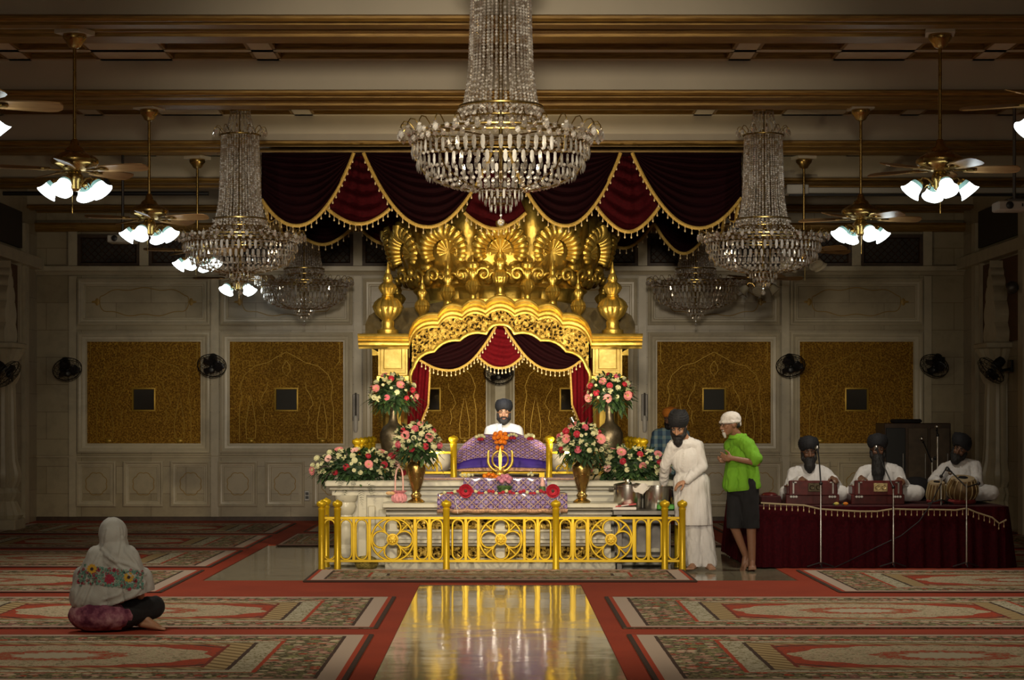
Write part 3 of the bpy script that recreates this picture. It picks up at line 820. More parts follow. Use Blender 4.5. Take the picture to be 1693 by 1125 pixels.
in_swag('central crimson velvet drape hanging at the crown of the gilded arch', [(816, 514), (827, 512), (838, 514)], [(788, 588), (808, 604), (827, 609), (846, 604), (866, 588)], VELVET, 14, y=DYi+.06)
# side tails
for sx, nm in ((-1, 'left'), (1, 'right')):
    def tail(u, v):
        x0, x1 = (696, 714) if sx < 0 else (942, 960)
        top_ = P(x0+(x1-x0)*u, 590, DYi+.1)
        wv = .03*sin(u*19+v*2)
        px = (676 + (712-676)*u + (-4*v)) if sx < 0 else (942 + (978-942)*u + 4*v)
        lim = 640 + (90*(1-u) if sx < 0 else 90*u)*1.0
        q = P(px, 592 + (lim-592+30)*v, DYi+.1); q.y += wv
        return q
    p0 = tail(.5, .5)
    t = thing('tail_drape', f'crimson velvet tail drape hanging at the {nm} inner side of the gilded arch', 'drape', tuple(p0), 'tail drapes of the gilded arch')
    obj('cloth', MB().grid(tail, 26, 20), VELVET, t, 180, solid=.006)
    edge = [tail((1 if sx < 0 else 0), v/20) + V((0, -.02, 0)) for v in range(21)] + [tail((1-k/12 if sx < 0 else k/12), 1) + V((0, -.02, 0)) for k in range(13)]
    obj('gold_braid', MB().tube(edge, .013, 8), TRIMG, t); fringe(t, edge, 26, .065, .008)

# ------------------------------------------------------------------ gilt railing
RY = 21.6; sR = FPX/RY
def rx(px): return (px-CX)/sR
def rz(py): return EYE-(py-CY)/sR
ZT, ZBm = rz(857), rz(928)
ra = thing('gilt_railing', 'low gilt railing with rosette panels standing in front of the marble altar', 'railing', (0, RY, .0))
knob = [(.038, 0), (.046, .012), (.046, .03), (.034, .04), (.05, .052), (.062, .075), (.064, .09), (.058, .108), (.04, .12), (.018, .128), (.008, .137)]
def post(x, y, z0=.008, zt=.64, parent=ra, r=.036):
    p = obj('post', MB().lathe([(r*1.15, z0), (r*1.15, z0+.02), (r, z0+.03), (r, zt), (r*1.1, zt+.005)], (x, y, 0), 12), GOLDP, parent)
    obj('finial', MB().lathe([(a_*r/.042, b_*r/.042) for a_, b_ in knob], (x, y, zt), 24), GOLDP, p)
posts = [532, 558, 738, 919, 1099, 1128]
for px in posts: post(rx(px), RY)
for px in (536,): post(rx(532)+.0, RY+.55)
post(rx(1128), RY+.55)
rails = MB()
for z in (ZT, ZBm):
    rails.box((rx(532), RY-.014, z-.014), (rx(1128), RY+.014, z+.014), bev=.003)
    for x in (rx(532), rx(1128)): rails.box((x-.014, RY, z-.014), (x+.014, RY+.55, z+.014), bev=.003)
obj('rail', rails, GOLDP, ra)
def oblong(x, w):
    H0, H1 = ZBm+.016, ZT-.016; pts = []
    r = w/2; hh = r*1.25
    for k in range(9): a_ = PI*k/8; pts.append((x + r*cos(a_)*(1), H1-hh + hh*(sin(a_)**.8)))
    for k in range(9): a_ = PI+PI*k/8; pts.append((x + r*cos(a_), H0+hh - hh*(abs(sin(a_))**.8)))
    return MB().tube([V((a_, RY, b_)) for a_, b_ in pts], .011, 6, True)
def bar(x): obj('bar', MB().box((x-.016, RY-.012, ZBm), (x+.016, RY+.012, ZT), bev=.003), GOLDP, ra)
def rosette(x, R):
    z = (ZT+ZBm)/2; m = MB()
    m.tube([V((x+R*cos(q*PI/32), RY, z+R*sin(q*PI/32))) for q in range(64)], .012, 6, True)
    pts = []
    for q in range(96):       # four-lobed inner loop joined by diagonal spokes
        a_ = q*2*PI/96; lobe = abs(cos(2*a_))**.55
        pts.append(V((x+R*(.36+.58*lobe)*cos(a_), RY, z+R*(.36+.58*lobe)*sin(a_))))
    m.tube(pts, .011, 6, True)
    for q in range(4):
        a_ = PI/4+q*PI/2; m.tube([V((x+R*.25*cos(a_), RY, z+R*.25*sin(a_))), V((x+R*cos(a_), RY, z+R*sin(a_)))], .010, 6)
    r_ = obj('rosette', m, GOLDP, ra)
    d = MB().lathe([(.0, -.014), (R*.24, -.014), (R*.28, -.006), (R*.28, .012), (R*.22, .014), (R*.2, .010), (R*.1, .022), (0.001, .024)], n=28, M=Matrix.Translation((x, RY, z)) @ Matrix.Rotation(PI/2, 4, 'X'))
    for q in range(8):
        a_ = q*PI/4; d.ball((x+R*.13*cos(a_), RY-.014, z+R*.13*sin(a_)), (R*.06, .012, R*.06), 6, 4)
    obj('disc', d, m_gold('worn gold paint', (.55, .33, .02), (.78, .55, .05), .4, .4, 40, .004) if 'WG' not in MATS else MATS['WG'], r_)
for px, w in ((545, 18), (572, 19), (598, 19), (698, 19), (722, 19), (757, 18), (782, 19), (876, 19), (901, 19), (935, 18), (960, 19), (1060, 19), (1084, 19), (1113.5, 18)):
    obj('oblong_loop', oblong(rx(px), w/sR), GOLDP, ra)
for px in (585, 611, 686, 710, 770, 791, 867, 889, 947, 972, 1048, 1072): bar(rx(px))
for px in (649, 828, 1010): rosette(rx(px), 35/sR)
# ------------------------------------------------------------------ flowers
GREEN = simple('dark green fern leaf', (.018, .045, .012), .6, 0, .4, 30)
LGREEN = simple('mid green leaf', (.05, .10, .025), .55, 0, .3, 30)
PINKF = simple('pink petal', (.62, .20, .20), .6, 0, .2, 60); DPINK = simple('deep pink petal', (.50, .09, .13), .6, 0, .2, 60)
REDF = simple('red petal', (.38, .012, .03), .6, 0, .25, 60); CREAMF = simple('cream petal', (.58, .56, .33), .6, 0, .1, 60)
PALEP = simple('pale pink petal', (.70, .40, .36), .6, 0, .1, 60); ORANGE = simple('marigold orange petal', (.75, .22, .008), .6, 0, .25, 60)
YGREEN = simple('yellow green centre', (.35, .36, .06), .6); BROWNC = simple('dark flower centre', (.05, .02, .015), .7)
def gerbera(R, petals=18, cup=.25):
    m = MB()
    for ring, (rr, zz_) in enumerate(((1, 0), (.72, .05))):
        for k in range(petals):
            a = 2*PI*(k+.5*ring)/petals; ca, sa = cos(a), sin(a); w = R*.17*rr
            pts = [(R*.16, 0, .0), (R*.55*rr, w, cup*R*.3), (R*rr, w*.55, cup*R*.55), (R*rr, -w*.55, cup*R*.55), (R*.55*rr, -w, cup*R*.3)]
            m.add([(x*ca-y*sa, x*sa+y*ca, z+zz_*R) for x, y, z in pts], [(0, 4, 2), (0, 1, 2), (4, 3, 2)] if 0 else [(0, 4, 3, 2, 1)])
    m.ball((0, 0, R*.08), (R*.2, R*.2, R*.12), 8, 6, 1)
    return m
def spray(R):
    m = MB()
    for k in range(7):
        a = k*2.4; r = R*.28*math.sqrt(k); c = V((r*cos(a), r*sin(a), rnd(-.1, .25)*R))
        for q in range(6):
            b = q*PI/3 + k; w = R*.16; d = R*.40
            m.add([c, c+V((d*.6*cos(b-.4), d*.6*sin(b-.4), w*.5)), c+V((d*cos(b), d*sin(b), w)), c+V((d*.6*cos(b+.4), d*.6*sin(b+.4), w*.5))], [(0, 1, 2, 3)])
        m.ball(c+V((0, 0, R*.05)), R*.09, 5, 4, 1)
    return m
def mum(R):
    m = MB(); m.ball((0, 0, 0), (R*.8, R*.8, R*.6), 8, 6)
    for k in range(46):
        z = 1-(k+.5)/46*1.25; r = math.sqrt(max(0, 1-z*z)); a = k*2.39996
        d = V((r*cos(a), r*sin(a), z*.75)); s_ = d.cross(V((0, 0, 1)) if abs(d.z) < .74 else V((1, 0, 0))).normalized()*R*.16
        p = d*R
        m.add([d*R*.6-s_, d*R*.6+s_, p+s_*.8, p-s_*.8], [(0, 1, 2, 3)])
    return m
FL = {'pink_gerbera': [mesh('gerbera', gerbera(.058), [PINKF, YGREEN], 0)], 'pale_gerbera': [mesh('gerbera', gerbera(.055), [PALEP, DPINK], 0)],
      'red_carnation': [mesh('carnation', mum(.042), REDF, 30)], 'deep_pink_carnation': [mesh('carnation', mum(.042), DPINK, 30)],
      'cream_rose': [mesh('chrysanthemum', mum(.036), CREAMF, 30)], 'cream_spray': [mesh('spray', spray(.046), [CREAMF, YGREEN], 0) for _ in range(3)], 'small_blossom': [mesh('blossom', gerbera(.026, 9), [CREAMF, YGREEN], 0)]}
def leaf_mb(m, p, d, L, w, mi=0, bend=.3):
    d = d.normalized(); s_ = d.cross(V((0, 0, 1))); s_ = s_.normalized() if s_.length > .01 else V((1, 0, 0)); n = s_.cross(d)
    rows_ = []
    for q in range(5):
        u = q/4; c = p + d*L*u - V((0, 0, 1))*bend*L*u*u; ww = w*(.25+1.5*u*(1-u)*1.6) if q < 4 else .001
        rows_ += [c-s_*ww, c+n*w*.2, c+s_*ww]
    m.add(rows_, [(3*i+j, 3*i+j+1, 3*i+j+4, 3*i+j+3) for i in range(4) for j in (0, 1)], mi)
def fern(m, p, d, L, mi=0):
    d = d.normalized(); s_ = d.cross(V((0, 0, 1))); s_ = s_.normalized() if s_.length > .01 else V((1, 0, 0))
    for q in range(1, 12):
        u = q/12; c = p + d*L*u - V((0, 0, 1))*.35*L*u*u; w = L*.28*(1-u)*min(1, u*4)+.008
        for sg in (-1, 1): leaf_mb(m, c, s_*sg + d*.5, w, .008, mi, .1)
def arrangement(name, label, base, center, radii, counts, nleaf=140, ferns=10, grp='floral arrangements around the altar', seed=1, fmin=-.25, Yback=None, drop=0):
    """flowers studding an ellipsoid of foliage; every flower is a part"""
    random.seed(seed)
    t = thing(name, label, 'flower arrangement', base, grp); c = V(center); R = V(radii)
    m = MB(); core = MB()
    m.grid(lambda u, v: c + V((R.x*.74*cos(2*PI*u)*sin(PI*v), R.y*.74*sin(2*PI*u)*sin(PI*v), R.z*.74*cos(PI*v)))*(.88+.2*mnoise.noise(V((u*9, v*9, seed)))), 20, 12)
    def sp(zmin=-.3):
        while True:
            d = V((rnd(-1, 1), rnd(-1, .5), rnd(-1, 1)))
            if .1 < d.length < 1 and d.normalized().z > zmin: return d.normalized()
    for k in range(int(nleaf*2.2)):
        d = sp(-.8); p = c + V((d.x*R.x, d.y*R.y, d.z*R.z))*rnd(.66, .98)
        leaf_mb(m, p, d + V((rnd(-.7, .7), rnd(-.6, .3), rnd(-.5, .6))), rnd(.06, .12), rnd(.014, .03), 1 if random.random() < .3 else 0)
    for k in range(ferns):
        d = sp(-.75); d.z -= drop; p = c + V((d.x*R.x, d.y*R.y, d.z*R.z))*.8
        fern(m, p, d, rnd(.16, .26))
    obj('foliage', m, [GREEN, LGREEN], t, 0)
    pts = []
    for kind, n in counts:
        for i in range(n):
            best = None
            for _ in range(14):       # spread the blooms
                d = sp(fmin); q = min([(d-e).length for e in pts], default=2)
                if best is None or q > best[0]: best = (q, d)
            d = best[1]; pts.append(d)
            p = c + V((d.x*R.x, d.y*R.y, d.z*R.z))*rnd(.96, 1.1)
            nrm = V((d.x/R.x, d.y/R.y - 1.5, d.z/R.z)).normalized() + V((rnd(-.35, .35), -.25, rnd(-.2, .35)))
            me = random.choice(FL[kind]); o = link(kind, me, t)
            o.matrix_basis = Matrix.Translation(p) @ nrm.to_track_quat('Z', 'Y').to_matrix().to_4x4() @ Matrix.Rotation(rnd(0, 6), 4, 'Z') @ Matrix.Scale(rnd(.74, 1.04), 4)
    return t
def AP(px, py, Y): return P(px, py, Y)
YM = 22.55; s1 = FPX/YM
mix1 = [('pink_gerbera', 6), ('pale_gerbera', 5), ('red_carnation', 7), ('cream_rose', 14), ('cream_spray', 34), ('small_blossom', 30)]
c = AP(592, 774, YM); arrangement('flower_mound', 'long mound of pink, red and cream flowers on the left front of the altar', (c.x, YM, .935), c, (.47, .26, .20), mix1, 240, 16, seed=3, drop=.2)
c = AP(1042, 772, YM); arrangement('flower_mound', 'long mound of pink, red and cream flowers on the right front of the altar', (c.x, YM, .935), c, (.43, .26, .20), mix1[:2] + [('red_carnation', 5), ('cream_rose', 12), ('cream_spray', 24), ('small_blossom', 26)], 240, 16, seed=4, drop=.2)
YV = 21.98
mix2 = [('pink_gerbera', 6), ('deep_pink_carnation', 4), ('red_carnation', 6), ('cream_rose', 9), ('cream_spray', 24), ('small_blossom', 22)]
def bouquet(lab, px, py, Y, rxp, rzp, mixx, seed, zb, extra=0):
    s_ = FPX/Y; c = AP(px, py, Y)
    t = arrangement('flower_bouquet', lab, (c.x, Y, zb), c, (rxp/s_, rxp/s_*.8, rzp/s_), mixx, 130, 14, seed=seed, drop=.2)
    st = MB()
    for k in range(7): st.tube([V((c.x+rnd(-.02, .02), Y+rnd(-.02, .02), zb+.0)), c + V((rnd(-.08, .08), rnd(-.05, .05), -.03))], .005, 5)
    obj('stem', st, LGREEN, t); return t
YT = 24.05
# vases
def vase(lab, px, Y, zb, ztp, prof, m, grp):
    x = (px-CX)*Y/FPX; h = ztp-zb; t = thing('vase', lab, 'vase', (x, Y, zb), grp)
    pr = [(r*h, z*h) for r, z in prof]
    k = len(pr)
    inner = [(pr[-1][0]*.85, pr[-1][1]), (pr[-1][0]*.6, pr[-1][1]-.06)]
    obj('body', MB().lathe(pr[3:] + inner, (x, Y, zb), 36), m, t, 50)
    obj('foot', MB().lathe(pr[:5], (x, Y, zb), 12), m, t, 30)
    return t, zb+h
vp = [(.20, 0), (.21, .03), (.15, .07), (.10, .10), (.13, .15), (.13, .18), (.10, .21), (.085, .27), (.12, .36), (.17, .52), (.21, .70), (.225, .80), (.21, .88), (.16, .93), (.13, .96), (.16, 1.0)]
for px, nm, sd in ((688, 'left', 11), (962, 'right', 12)):
    vase(f'fluted bronze vase on the {nm} end of the altar step', px, YV, .712, 1.165, vp, BRASS, 'bronze vases on the altar step')
bouquet('round bouquet of pink and cream flowers in the left bronze vase', 689, 735, YV, 36, 33, mix2, 21, 1.13)
bouquet('round bouquet of pink and cream flowers in the right bronze vase', 962, 736, YV, 37, 35, mix2, 22, 1.13)
tp = [(.12, 0), (.125, .02), (.09, .05), (.07, .09), (.10, .2), (.16, .38), (.185, .52), (.18, .60), (.14, .67), (.07, .73), (.055, .80), (.058, .9), (.075, .97), (.09, 1.0)]
for px, nm in ((650, 'left'), (1008, 'right')):
    vase(f'tall dark engraved vase in front of the {nm} gilded column', px, YT, .936, 1.79, tp, DARKV, 'dark vases by the gilded columns')
mix3 = [('pink_gerbera', 7), ('deep_pink_carnation', 3), ('red_carnation', 6), ('cream_rose', 9), ('small_blossom', 20), ('cream_spray', 8)]
bouquet('loose bouquet of gerberas and red carnations in the dark left vase', 649, 652, YT, 36, 30, mix3, 23, 1.74)
bouquet('loose bouquet of gerberas and red carnations in the dark right vase', 1009, 652, YT, 36, 31, mix3, 24, 1.74)

# ------------------------------------------------------------------ things on the altar
def m_brocade():
    m = Mat('purple gold brocade', (.1, .04, .3), .5); c = m.co(); x, y, z = m.xyz(c)
    sc = 10.
    a = ((x + z*1 + y*.8) * sc).fract() - .5; b = ((x - z*1 - y*.8) * sc).fract() - .5
    line = (a.abs().gt(.41) + b.abs().gt(.41)).gt(.5)
    r = a.abs() + b.abs()
    n = m.noise(c, 90, 2)
    col = m.mix(r.lt(.30), (.050, .018, .16), (.12, .06, .40)); col = m.mix(r.lt(.12), col, (.45, .38, .50)); col = m.mix(r.band(.30, .36), col, (.5, .36, .22))
    col = m.mix(line, col, (.40, .27, .19)); col = m.mix((line * n.gt(.5)), col, (.22, .12, .16))
    m.set('Base Color', col); m.bump(line * .6 + n * .4, .004); return m
BROC = m_brocade().mat
mm = m_brocade(); mm.mat.name = 'brocade under clear plastic'; mm.set('Coat Weight', 1.); mm.set('Coat Roughness', .06); mm.bump(mm.noise(mm.co(), 9, 3, .6, .6), .05, .8); BROCP = mm.mat
PURPLE = simple('deep violet cloth', (.035, .012, .22), .7, 0, .2)
COPPERB = simple('copper sequin border', (.46, .27, .17), .45, .35, .5, 70, .006, 120)
CLOTHP = simple('pale lilac quilt', (.50, .40, .50), .8, 0, .25, 25)
def sheet_over(x0, x1, y0, y1, zt_, hang, m, t, nm='cloth', wav=.02, top_bulge=0, frontdrop=None, seed=0, rip=40):
    """cloth lying on a block, falling down its front and both sides"""
    def fn(u, v):
        # v: 0 back top edge -> .5 front top edge -> 1 front hem
        x = x0 + (x1-x0)*u
        if v < .5: q = v/.5; y = y1 + (y0-y1)*q; z = zt_ + top_bulge*sin(PI*q)**.8*(1-.55*abs(2*u-1)**3)
        else:
            q = (v-.5)/.5; y = y0 - .015 - wav*q*(1+sin(x*rip+seed)); z = zt_ - hang*q
        z += .004*sin(x*31+seed)
        return V((x, y, z))
    obj(nm, MB().grid(fn, 60, 24), m, t, 60, solid=.008)
    hem = [fn(i/60, 1)+V((0, -.004, .012)) for i in range(61)]
    return hem
# violet quilted spread on the altar top
t = thing('altar_spread', 'lilac and gold quilted spread laid on the altar top in front of the book', 'cloth', (0, 22.8, .936))
obj('quilt', MB().box((-.95, 22.42, .937), (.95, 23.6, .962), bev=.01), CLOTHP, t)
obj('gold_stripe', MB().box((-.93, 22.412, .945), (.93, 22.425, .957)), COPPERB, t)
# covered holy book on its bed
t = thing('covered_book', 'large book on a low cot draped in purple and gold brocade', 'covered book', (0, 23.1, .962))
X0 = (755-CX)*22.8/FPX; X1b = (908-CX)*22.8/FPX
def mound(u, v):
    a = u*2-1; x = (X0+X1b)/2 + (X1b-X0)/2*a*(1.0+.03*sin(v*3))
    prof = (1-abs(a)**3.2)**.55
    zt_ = 1.16 + (.29)*prof*(1-.12*abs(a)) + .012*sin(a*9)
    y0 = 22.72
    if v < .45: q = v/.45; return V((x, 23.62 - .6*q, zt_ - .16*(1-q)**2))
    q = (v-.45)/.55; z = zt_ + (1.03-zt_)*q
    return V((x*(1+.02*q), 23.02 - .30*q**.7 - .012*sin(x*28+q*2)*q, z))
obj('brocade_cover', MB().grid(mound, 70, 40), BROC, t, 70, solid=.01)
def strip(v0, v1, off):
    return MB().grid(lambda u, v: mound(u, v0+(v1-v0)*v) + V((0, -off, -off*.0)), 70, 4)
obj('violet_band', strip(.80, .95, .012), PURPLE, t, 70, solid=.006)
obj('sequin_hem', strip(.95, 1.0, .016), COPPERB, t, 70, solid=.008)
cot = MB().box((X0+.05, 22.85, 1.0), (X1b-.05, 23.55, 1.10))
for sx in (X0+.08, X1b-.08):
    for y in (22.88, 23.5): cot.box((sx-.03, y-.03, .963), (sx+.03, y+.03, 1.0))
obj('cot', cot, GOLDP, t)
# white bolsters at both sides
BOL = simple('white satin', (.62, .58, .50), .5, 0, .1)
for px, nm in ((722, 'left'), (931, 'right')):
    q = P(px, 742, 23.7); tag(obj('bolster', MB().ball((q.x, 23.75, 1.11), (.17, .26, .15), 18, 12), BOL), f'white satin bolster {nm} of the draped book', 'bolster', 'bolsters beside the book')
# two tier offering stand
t = thing('offering_stand', 'two tiered stand covered in glossy purple brocade below the book', 'stand', (0, 22.1, .71))
xa, xb = (768-CX)*22.2/FPX, (903-CX)*22.2/FPX
obj('upper_block', MB().box((xa, 22.19, .712), (xb, 22.31, .925)), PURPLE, t, 0)
sheet_over(xa-.01, xb+.01, 22.185, 22.39, .968, .15, BROCP, t, 'upper_cloth', .004)
xa, xb = (727-CX)*21.9/FPX, (934-CX)*21.9/FPX
obj('lower_block', MB().box((xa, 21.80, .712), (xb, 22.1, .80)), PURPLE, t, 0)
hem = sheet_over(xa-.02, xb+.02, 21.74, 22.15, .812, .19, BROCP, t, 'lower_cloth', .012, rip=24)
obj('sequin_hem', MB().tube(hem, .025, 8, flat=.9, up=(0, 0, 1)), COPPERB, t)
# khanda emblem on a stand
t = thing('khanda_emblem', 'gold double sword and ring emblem standing before the draped book', 'emblem', (0, 22.50, .96))
kx, ky = (827-CX)*22.5/FPX, 22.5; kz = EYE-(762-CY)*22.5/FPX; u_ = 1/151.
m = MB()
m.tube([V((kx+13*u_*cos(a), ky, kz+.012+14*u_*sin(a))) for a in [2*PI*k/40 for k in range(40)]], .011, 8, True)
obj('ring', m, GOLD, t)
bl = []
m = MB(); m.prism([(kx-.012, kz-.10), (kx+.012, kz-.10), (kx+.02, kz+.05), (kx, kz+.155), (kx-.02, kz+.05)], ky-.012, ky+.006)
obj('sword', m, GOLD, t)
for sx in (-1, 1):
    pts = []; rs = []
    for k in range(25):
        a = rad(48) - rad(178)*k/24; fl_ = max(0, 1-k/5)*5*u_; pts.append(V((kx+sx*(20*u_*cos(a) + fl_), ky-.012*sx, kz+.004+22*u_*sin(a)*(1 if a > 0 else .86)))); rs.append(.006+.010*sin(PI*min(1, .15+k/24)))
    obj('curved_blade', MB().tube(pts, rs, 8, flat=.5, up=(0, 1, 0)), GOLD, t)
obj('pedestal', MB().lathe([(.11, .963), (.12, .975), (.10, .99), (.05, 1.0), (.045, 1.015), (.06, 1.03), (.02, 1.05), (.015, kz-.10)], (kx, ky, 0), 24), GOLD, t)
# marigold garland and small posies on the cover
def flowers_on(name, lab, kind_mat, spots, r, grp=None, cat='flowers'):
    t = thing(name, lab, cat, tuple(spots[0]), grp); me = mesh('bloom', mum(r), kind_mat, 30)
    for p in spots:
        o = link('bloom', me, t); o.location = p; o.rotation_euler = (rnd(-.9, .9)+.5, rnd(-.6, .6), rnd(0, 6))
    return t
random.seed(5)
def cover_pt(px, py):
    return P(px, py, 22.85)
flowers_on('marigold_bunch', 'orange marigold bunch lying on the front of the purple brocade cover', ORANGE, [P(827+dx, 727+dy, 22.80 - .002*dy) for dx, dy in ((-8, -9), (0, -10), (8, -9), (-10, -2), (-4, -3), (4, -3), (10, -2), (-6, 5), (1, 4), (7, 5), (-5, 14), (3, 14))], .034)
for i, (px, py, nm) in enumerate(((794, 724, 'left of the marigolds'), (847, 722, 'just right of the marigolds'), (876, 723, "at the right end"))):
    t = flowers_on('flower_posy', f'small cream and red flower posy on the brocade cover {nm}', CREAMF, [P(px+dx, py-1+dy, 22.86) for dx, dy in ((-6, 0), (-2, -2), (3, -2), (6, 0))], .026, 'posies on the brocade cover')
    me = mesh('red_bloom', mum(.028), REDF, 30)
    for dx in (-2, 3): o = link('red_bloom', me, t); o.location = P(px+dx, py+3, 22.82)
flowers_on('marigold_bunch', 'orange marigolds on the upper tier of the offering stand', ORANGE, [P(812+dx, 789+dy, 22.22) for dx, dy in ((-11, -1), (-4, -4), (3, -3), (-8, 3), (-1, 3), (5, 3), (9, 0))], .034)
t = flowers_on('flower_pot', 'pink flowers in a small green pot on the offering stand', simple('rosy pink petal', (.62, .25, .36), .6, 0, .25, 50), [P(834+dx, 792+dy, 22.10) for dx, dy in ((-9, 0), (-3, -4), (4, -4), (9, 0), (-5, 4), (2, 2), (7, 5), (-1, -1))], .036)
q = P(834, 806, 22.10); obj('pot', MB().lathe([(.05, .815), (.075, .85), (.08, .88), (.07, .89)], (q.x, 22.10, 0), 20), LGREEN, t)
for k in range(8): 
    m = MB(); leaf_mb(m, V((q.x, 22.10, .88)), V((cos(k*.8), sin(k*.8)-.3, .2)), .11, .02); obj('leaf', m, LGREEN, t, 0)
for px, nm in ((770, 'left'), (914, 'right')):
    q = P(px, 812, 21.72); t = thing('red_flower', f'large red poppy like flower at the {nm} end of the offering stand', 'flower', tuple(q), 'red flowers on the offering stand')
    for lay, (n, R) in enumerate(((6, .074), (5, .05))):
        for k in range(n):
            a = 2*PI*(k+.5*lay)/n
            m = MB().grid(lambda u, v: q + V(((R*v)*cos(a+(u-.5)*1.35*min(1, v*3)), -.012-.035*v*v+.012*lay*-1, (R*v)*sin(a+(u-.5)*1.35*min(1, v*3)))), 5, 5)
            obj('petal', m, REDF, t, 60)
    obj('flower_centre', MB().ball(q + V((0, -.025, 0)), (.02, .012, .02), 10, 6), BROWNC, t)
    obj('stem', MB().tube([q, q + V((.01*(-1 if px < 800 else 1), .02, -.05))], .004, 6), LGREEN, t)
random.seed(9)
t = thing('petal_garland', 'garland of red and cream blossoms laid along the offering stand', 'garland', (0, 21.76, .82))
rm, cm = mesh('red_bloom', mum(.022), REDF, 30), mesh('cream_bloom', mum(.02), CREAMF, 30)
for k in range(30):
    px = 735 + 165*k/29; o = link('red_bloom' if k % 3 else 'cream_bloom', rm if k % 3 else cm, t); o.location = P(px, 815 + 2.5*sin(k*1.3), 21.76); o.rotation_euler.x = .8
t = flowers_on('jasmine_string', 'string of white jasmine on the purple quilt left of the orange marigolds', CREAMF, [P(762+dx, 786, 22.44) for dx in (0, 6, 13, 19)], .022)
t = flowers_on('jasmine_string', 'small white blossom bunch on the purple quilt right of the pink flowers', CREAMF, [P(874+dx, 785+dy, 22.44) for dx, dy in ((0, 0), (4, -2), (6, 1))], .024)
PAPER = simple('white ribbon', (.75, .72, .68), .4)
q = P(897, 806, 22.0)
t = thing('figurine', 'tiny pink and green figurine at the right end of the offering stand', 'figurine', (q.x, 22.0, .82))
obj('body', MB().lathe([(.022, .885), (.028, .91), (.018, .94), (.02, .96), (.008, .985)], (q.x, 22.0, 0), 14), PALEP, t); obj('base', MB().lathe([(.03, .822), (.033, .86), (.024, .885)], (q.x, 22.0, 0), 14), LGREEN, t)
for px, nm in ((752, 'left'), (921, 'right')):
    a = P(px, 823, 21.70); tag(obj('ribbon', MB().tube([a, P(px+2, 835, 21.68), P(px+5, 850, 21.68)], .007, 6, flat=.4), PAPER), f'white paper ribbon hanging from the {nm} red flower', 'ribbon', 'ribbons on the offering stand')
# low gold side railing on the altar top with posts
t = thing('altar_rail', 'low gold rail with grille panels on the altar top beside the book', 'railing', (0, 22.62, .936))
for sx, p0, pe in ((-1, 750, 700), (1, 908, 957)):
    x = (p0-CX)*22.62/FPX; xe = (pe-CX)*22.62/FPX
    post(x, 22.62, .937, 1.31, t, .036)
    m = MB()
    for z in (1.235, 1.015): m.box((min(x, xe), 22.605, z-.014), (max(x, xe), 22.635, z+.014), bev=.003)
    m.box((xe-.012*0 + (x-xe)*.42, 22.61, 1.03), ((x-xe)*.42+xe+.02, 22.63, 1.235), bev=.003)
    obj('rail', m, GOLDP, t)
    gr = MB(); xc = (x+xe)/2 + (xe-x)*.18
    for k in range(4):
        a0 = .04*k; gr.tube([V((xc-.10+a0*.0+.05*k + .045*cos(b), 22.62, 1.05+.045*(1+k % 2)*abs(sin(b)))) for b in [PI*q/10 for q in range(11)]], .008, 6)
    gr.tube([V((xc+.055*cos(b), 22.62, 1.15+.055*sin(b))) for b in [2*PI*q/20 for q in range(20)]], .008, 6, True)
    obj('grille', gr, GOLDP, t)
for sx, nm in ((-1, 'left'), (1, 'right')):
    t = thing('side_rail', f'gold railing with ball finials along the {nm} side of the altar top', 'railing', (sx*1.66, 25.2, .936), 'side railings of the altar top')
    for k in range(5): post(sx*(1.655-.0*k), 23.7+.75*k, .937, 1.27, t, .036)
    m = MB()
    for z in (1.2, 1.02): m.box((sx*1.655-.013, 23.7, z-.013), (sx*1.655+.013, 26.7, z+.013), bev=.003)
    obj('rail', m, GOLDP, t)
# pink basket
PB_ = simple('pink satin', (.58, .24, .27), .5, 0, .25, 40, .004)
q = P(660, 831, 21.95); t = thing('pink_basket', 'small pink frilled gift basket with a tall handle on the altar step', 'basket', (q.x, 21.95, .712))
obj('bag', MB().lathe([(.055, .0), (.082, .02), (.088, .06), (.07, .09), (.05, .10), (.085, .125), (.08, .128)], (q.x, 21.95, .712), 48, 12, .14), PB_, t)
obj('handle', MB().tube([V((q.x+.042*cos(a)*(1 if True else 1), 21.95, .80+.29*(abs(sin(a))**.45))) for a in [PI*k/24 for k in range(25)]], .008, 8), PALEP, t)
m = MB()
for sg in (-1, 1): m.ball((q.x-.09+sg*.02, 21.91, .815), (.03, .012, .02), 8, 6)
obj('bow', m, simple('peach ribbon', (.55, .34, .16), .5), t)
# yellow stone lump at the foot of the altar
tag(obj('rock', MB().grid(lambda u, v: V((P(605, 940, 21.78).x + .13*cos(2*PI*u)*sin(PI*v), 21.84+.09*sin(2*PI*u)*sin(PI*v), .075-.08*cos(PI*v)))*1 + V((.02*mnoise.noise(V((u*6, v*6, 0))), 0, .01*mnoise.noise(V((u*7, v*5, 3))))), 20, 12), simple('mossy yellow stone', (.28, .22, .05), .8, 0, .4, 14, .02)), 'yellowish rock on the floor behind the left rosette of the railing', 'rock')
# microphone by the priest
q = P(945, 690, 24.3); t = thing('microphone_stand', 'silver microphone on a slim stand right of the priest', 'microphone', (q.x+.15, 24.3, .94))
STEEL = simple('brushed steel', (.55, .54, .52), .28, 1., .15, 20)
obj('microphone', MB().tube([q, q+V((.012, 0, -.03)), q+V((.05, .0, -.11))], [.03, .026, .016], 10), STEEL, t)
obj('stand', MB().tube([q+V((.05, 0, -.11)), q+V((.10, 0, -.2)), V((q.x+.15, 24.3, .97)), V((q.x+.15, 24.3, .94))], .008, 6), BLACK, t); obj('base', MB().lathe([(.1, .937), (.1, .95), (.02, .96)], (q.x+.15, 24.3, 0), 20), BLACK, t)
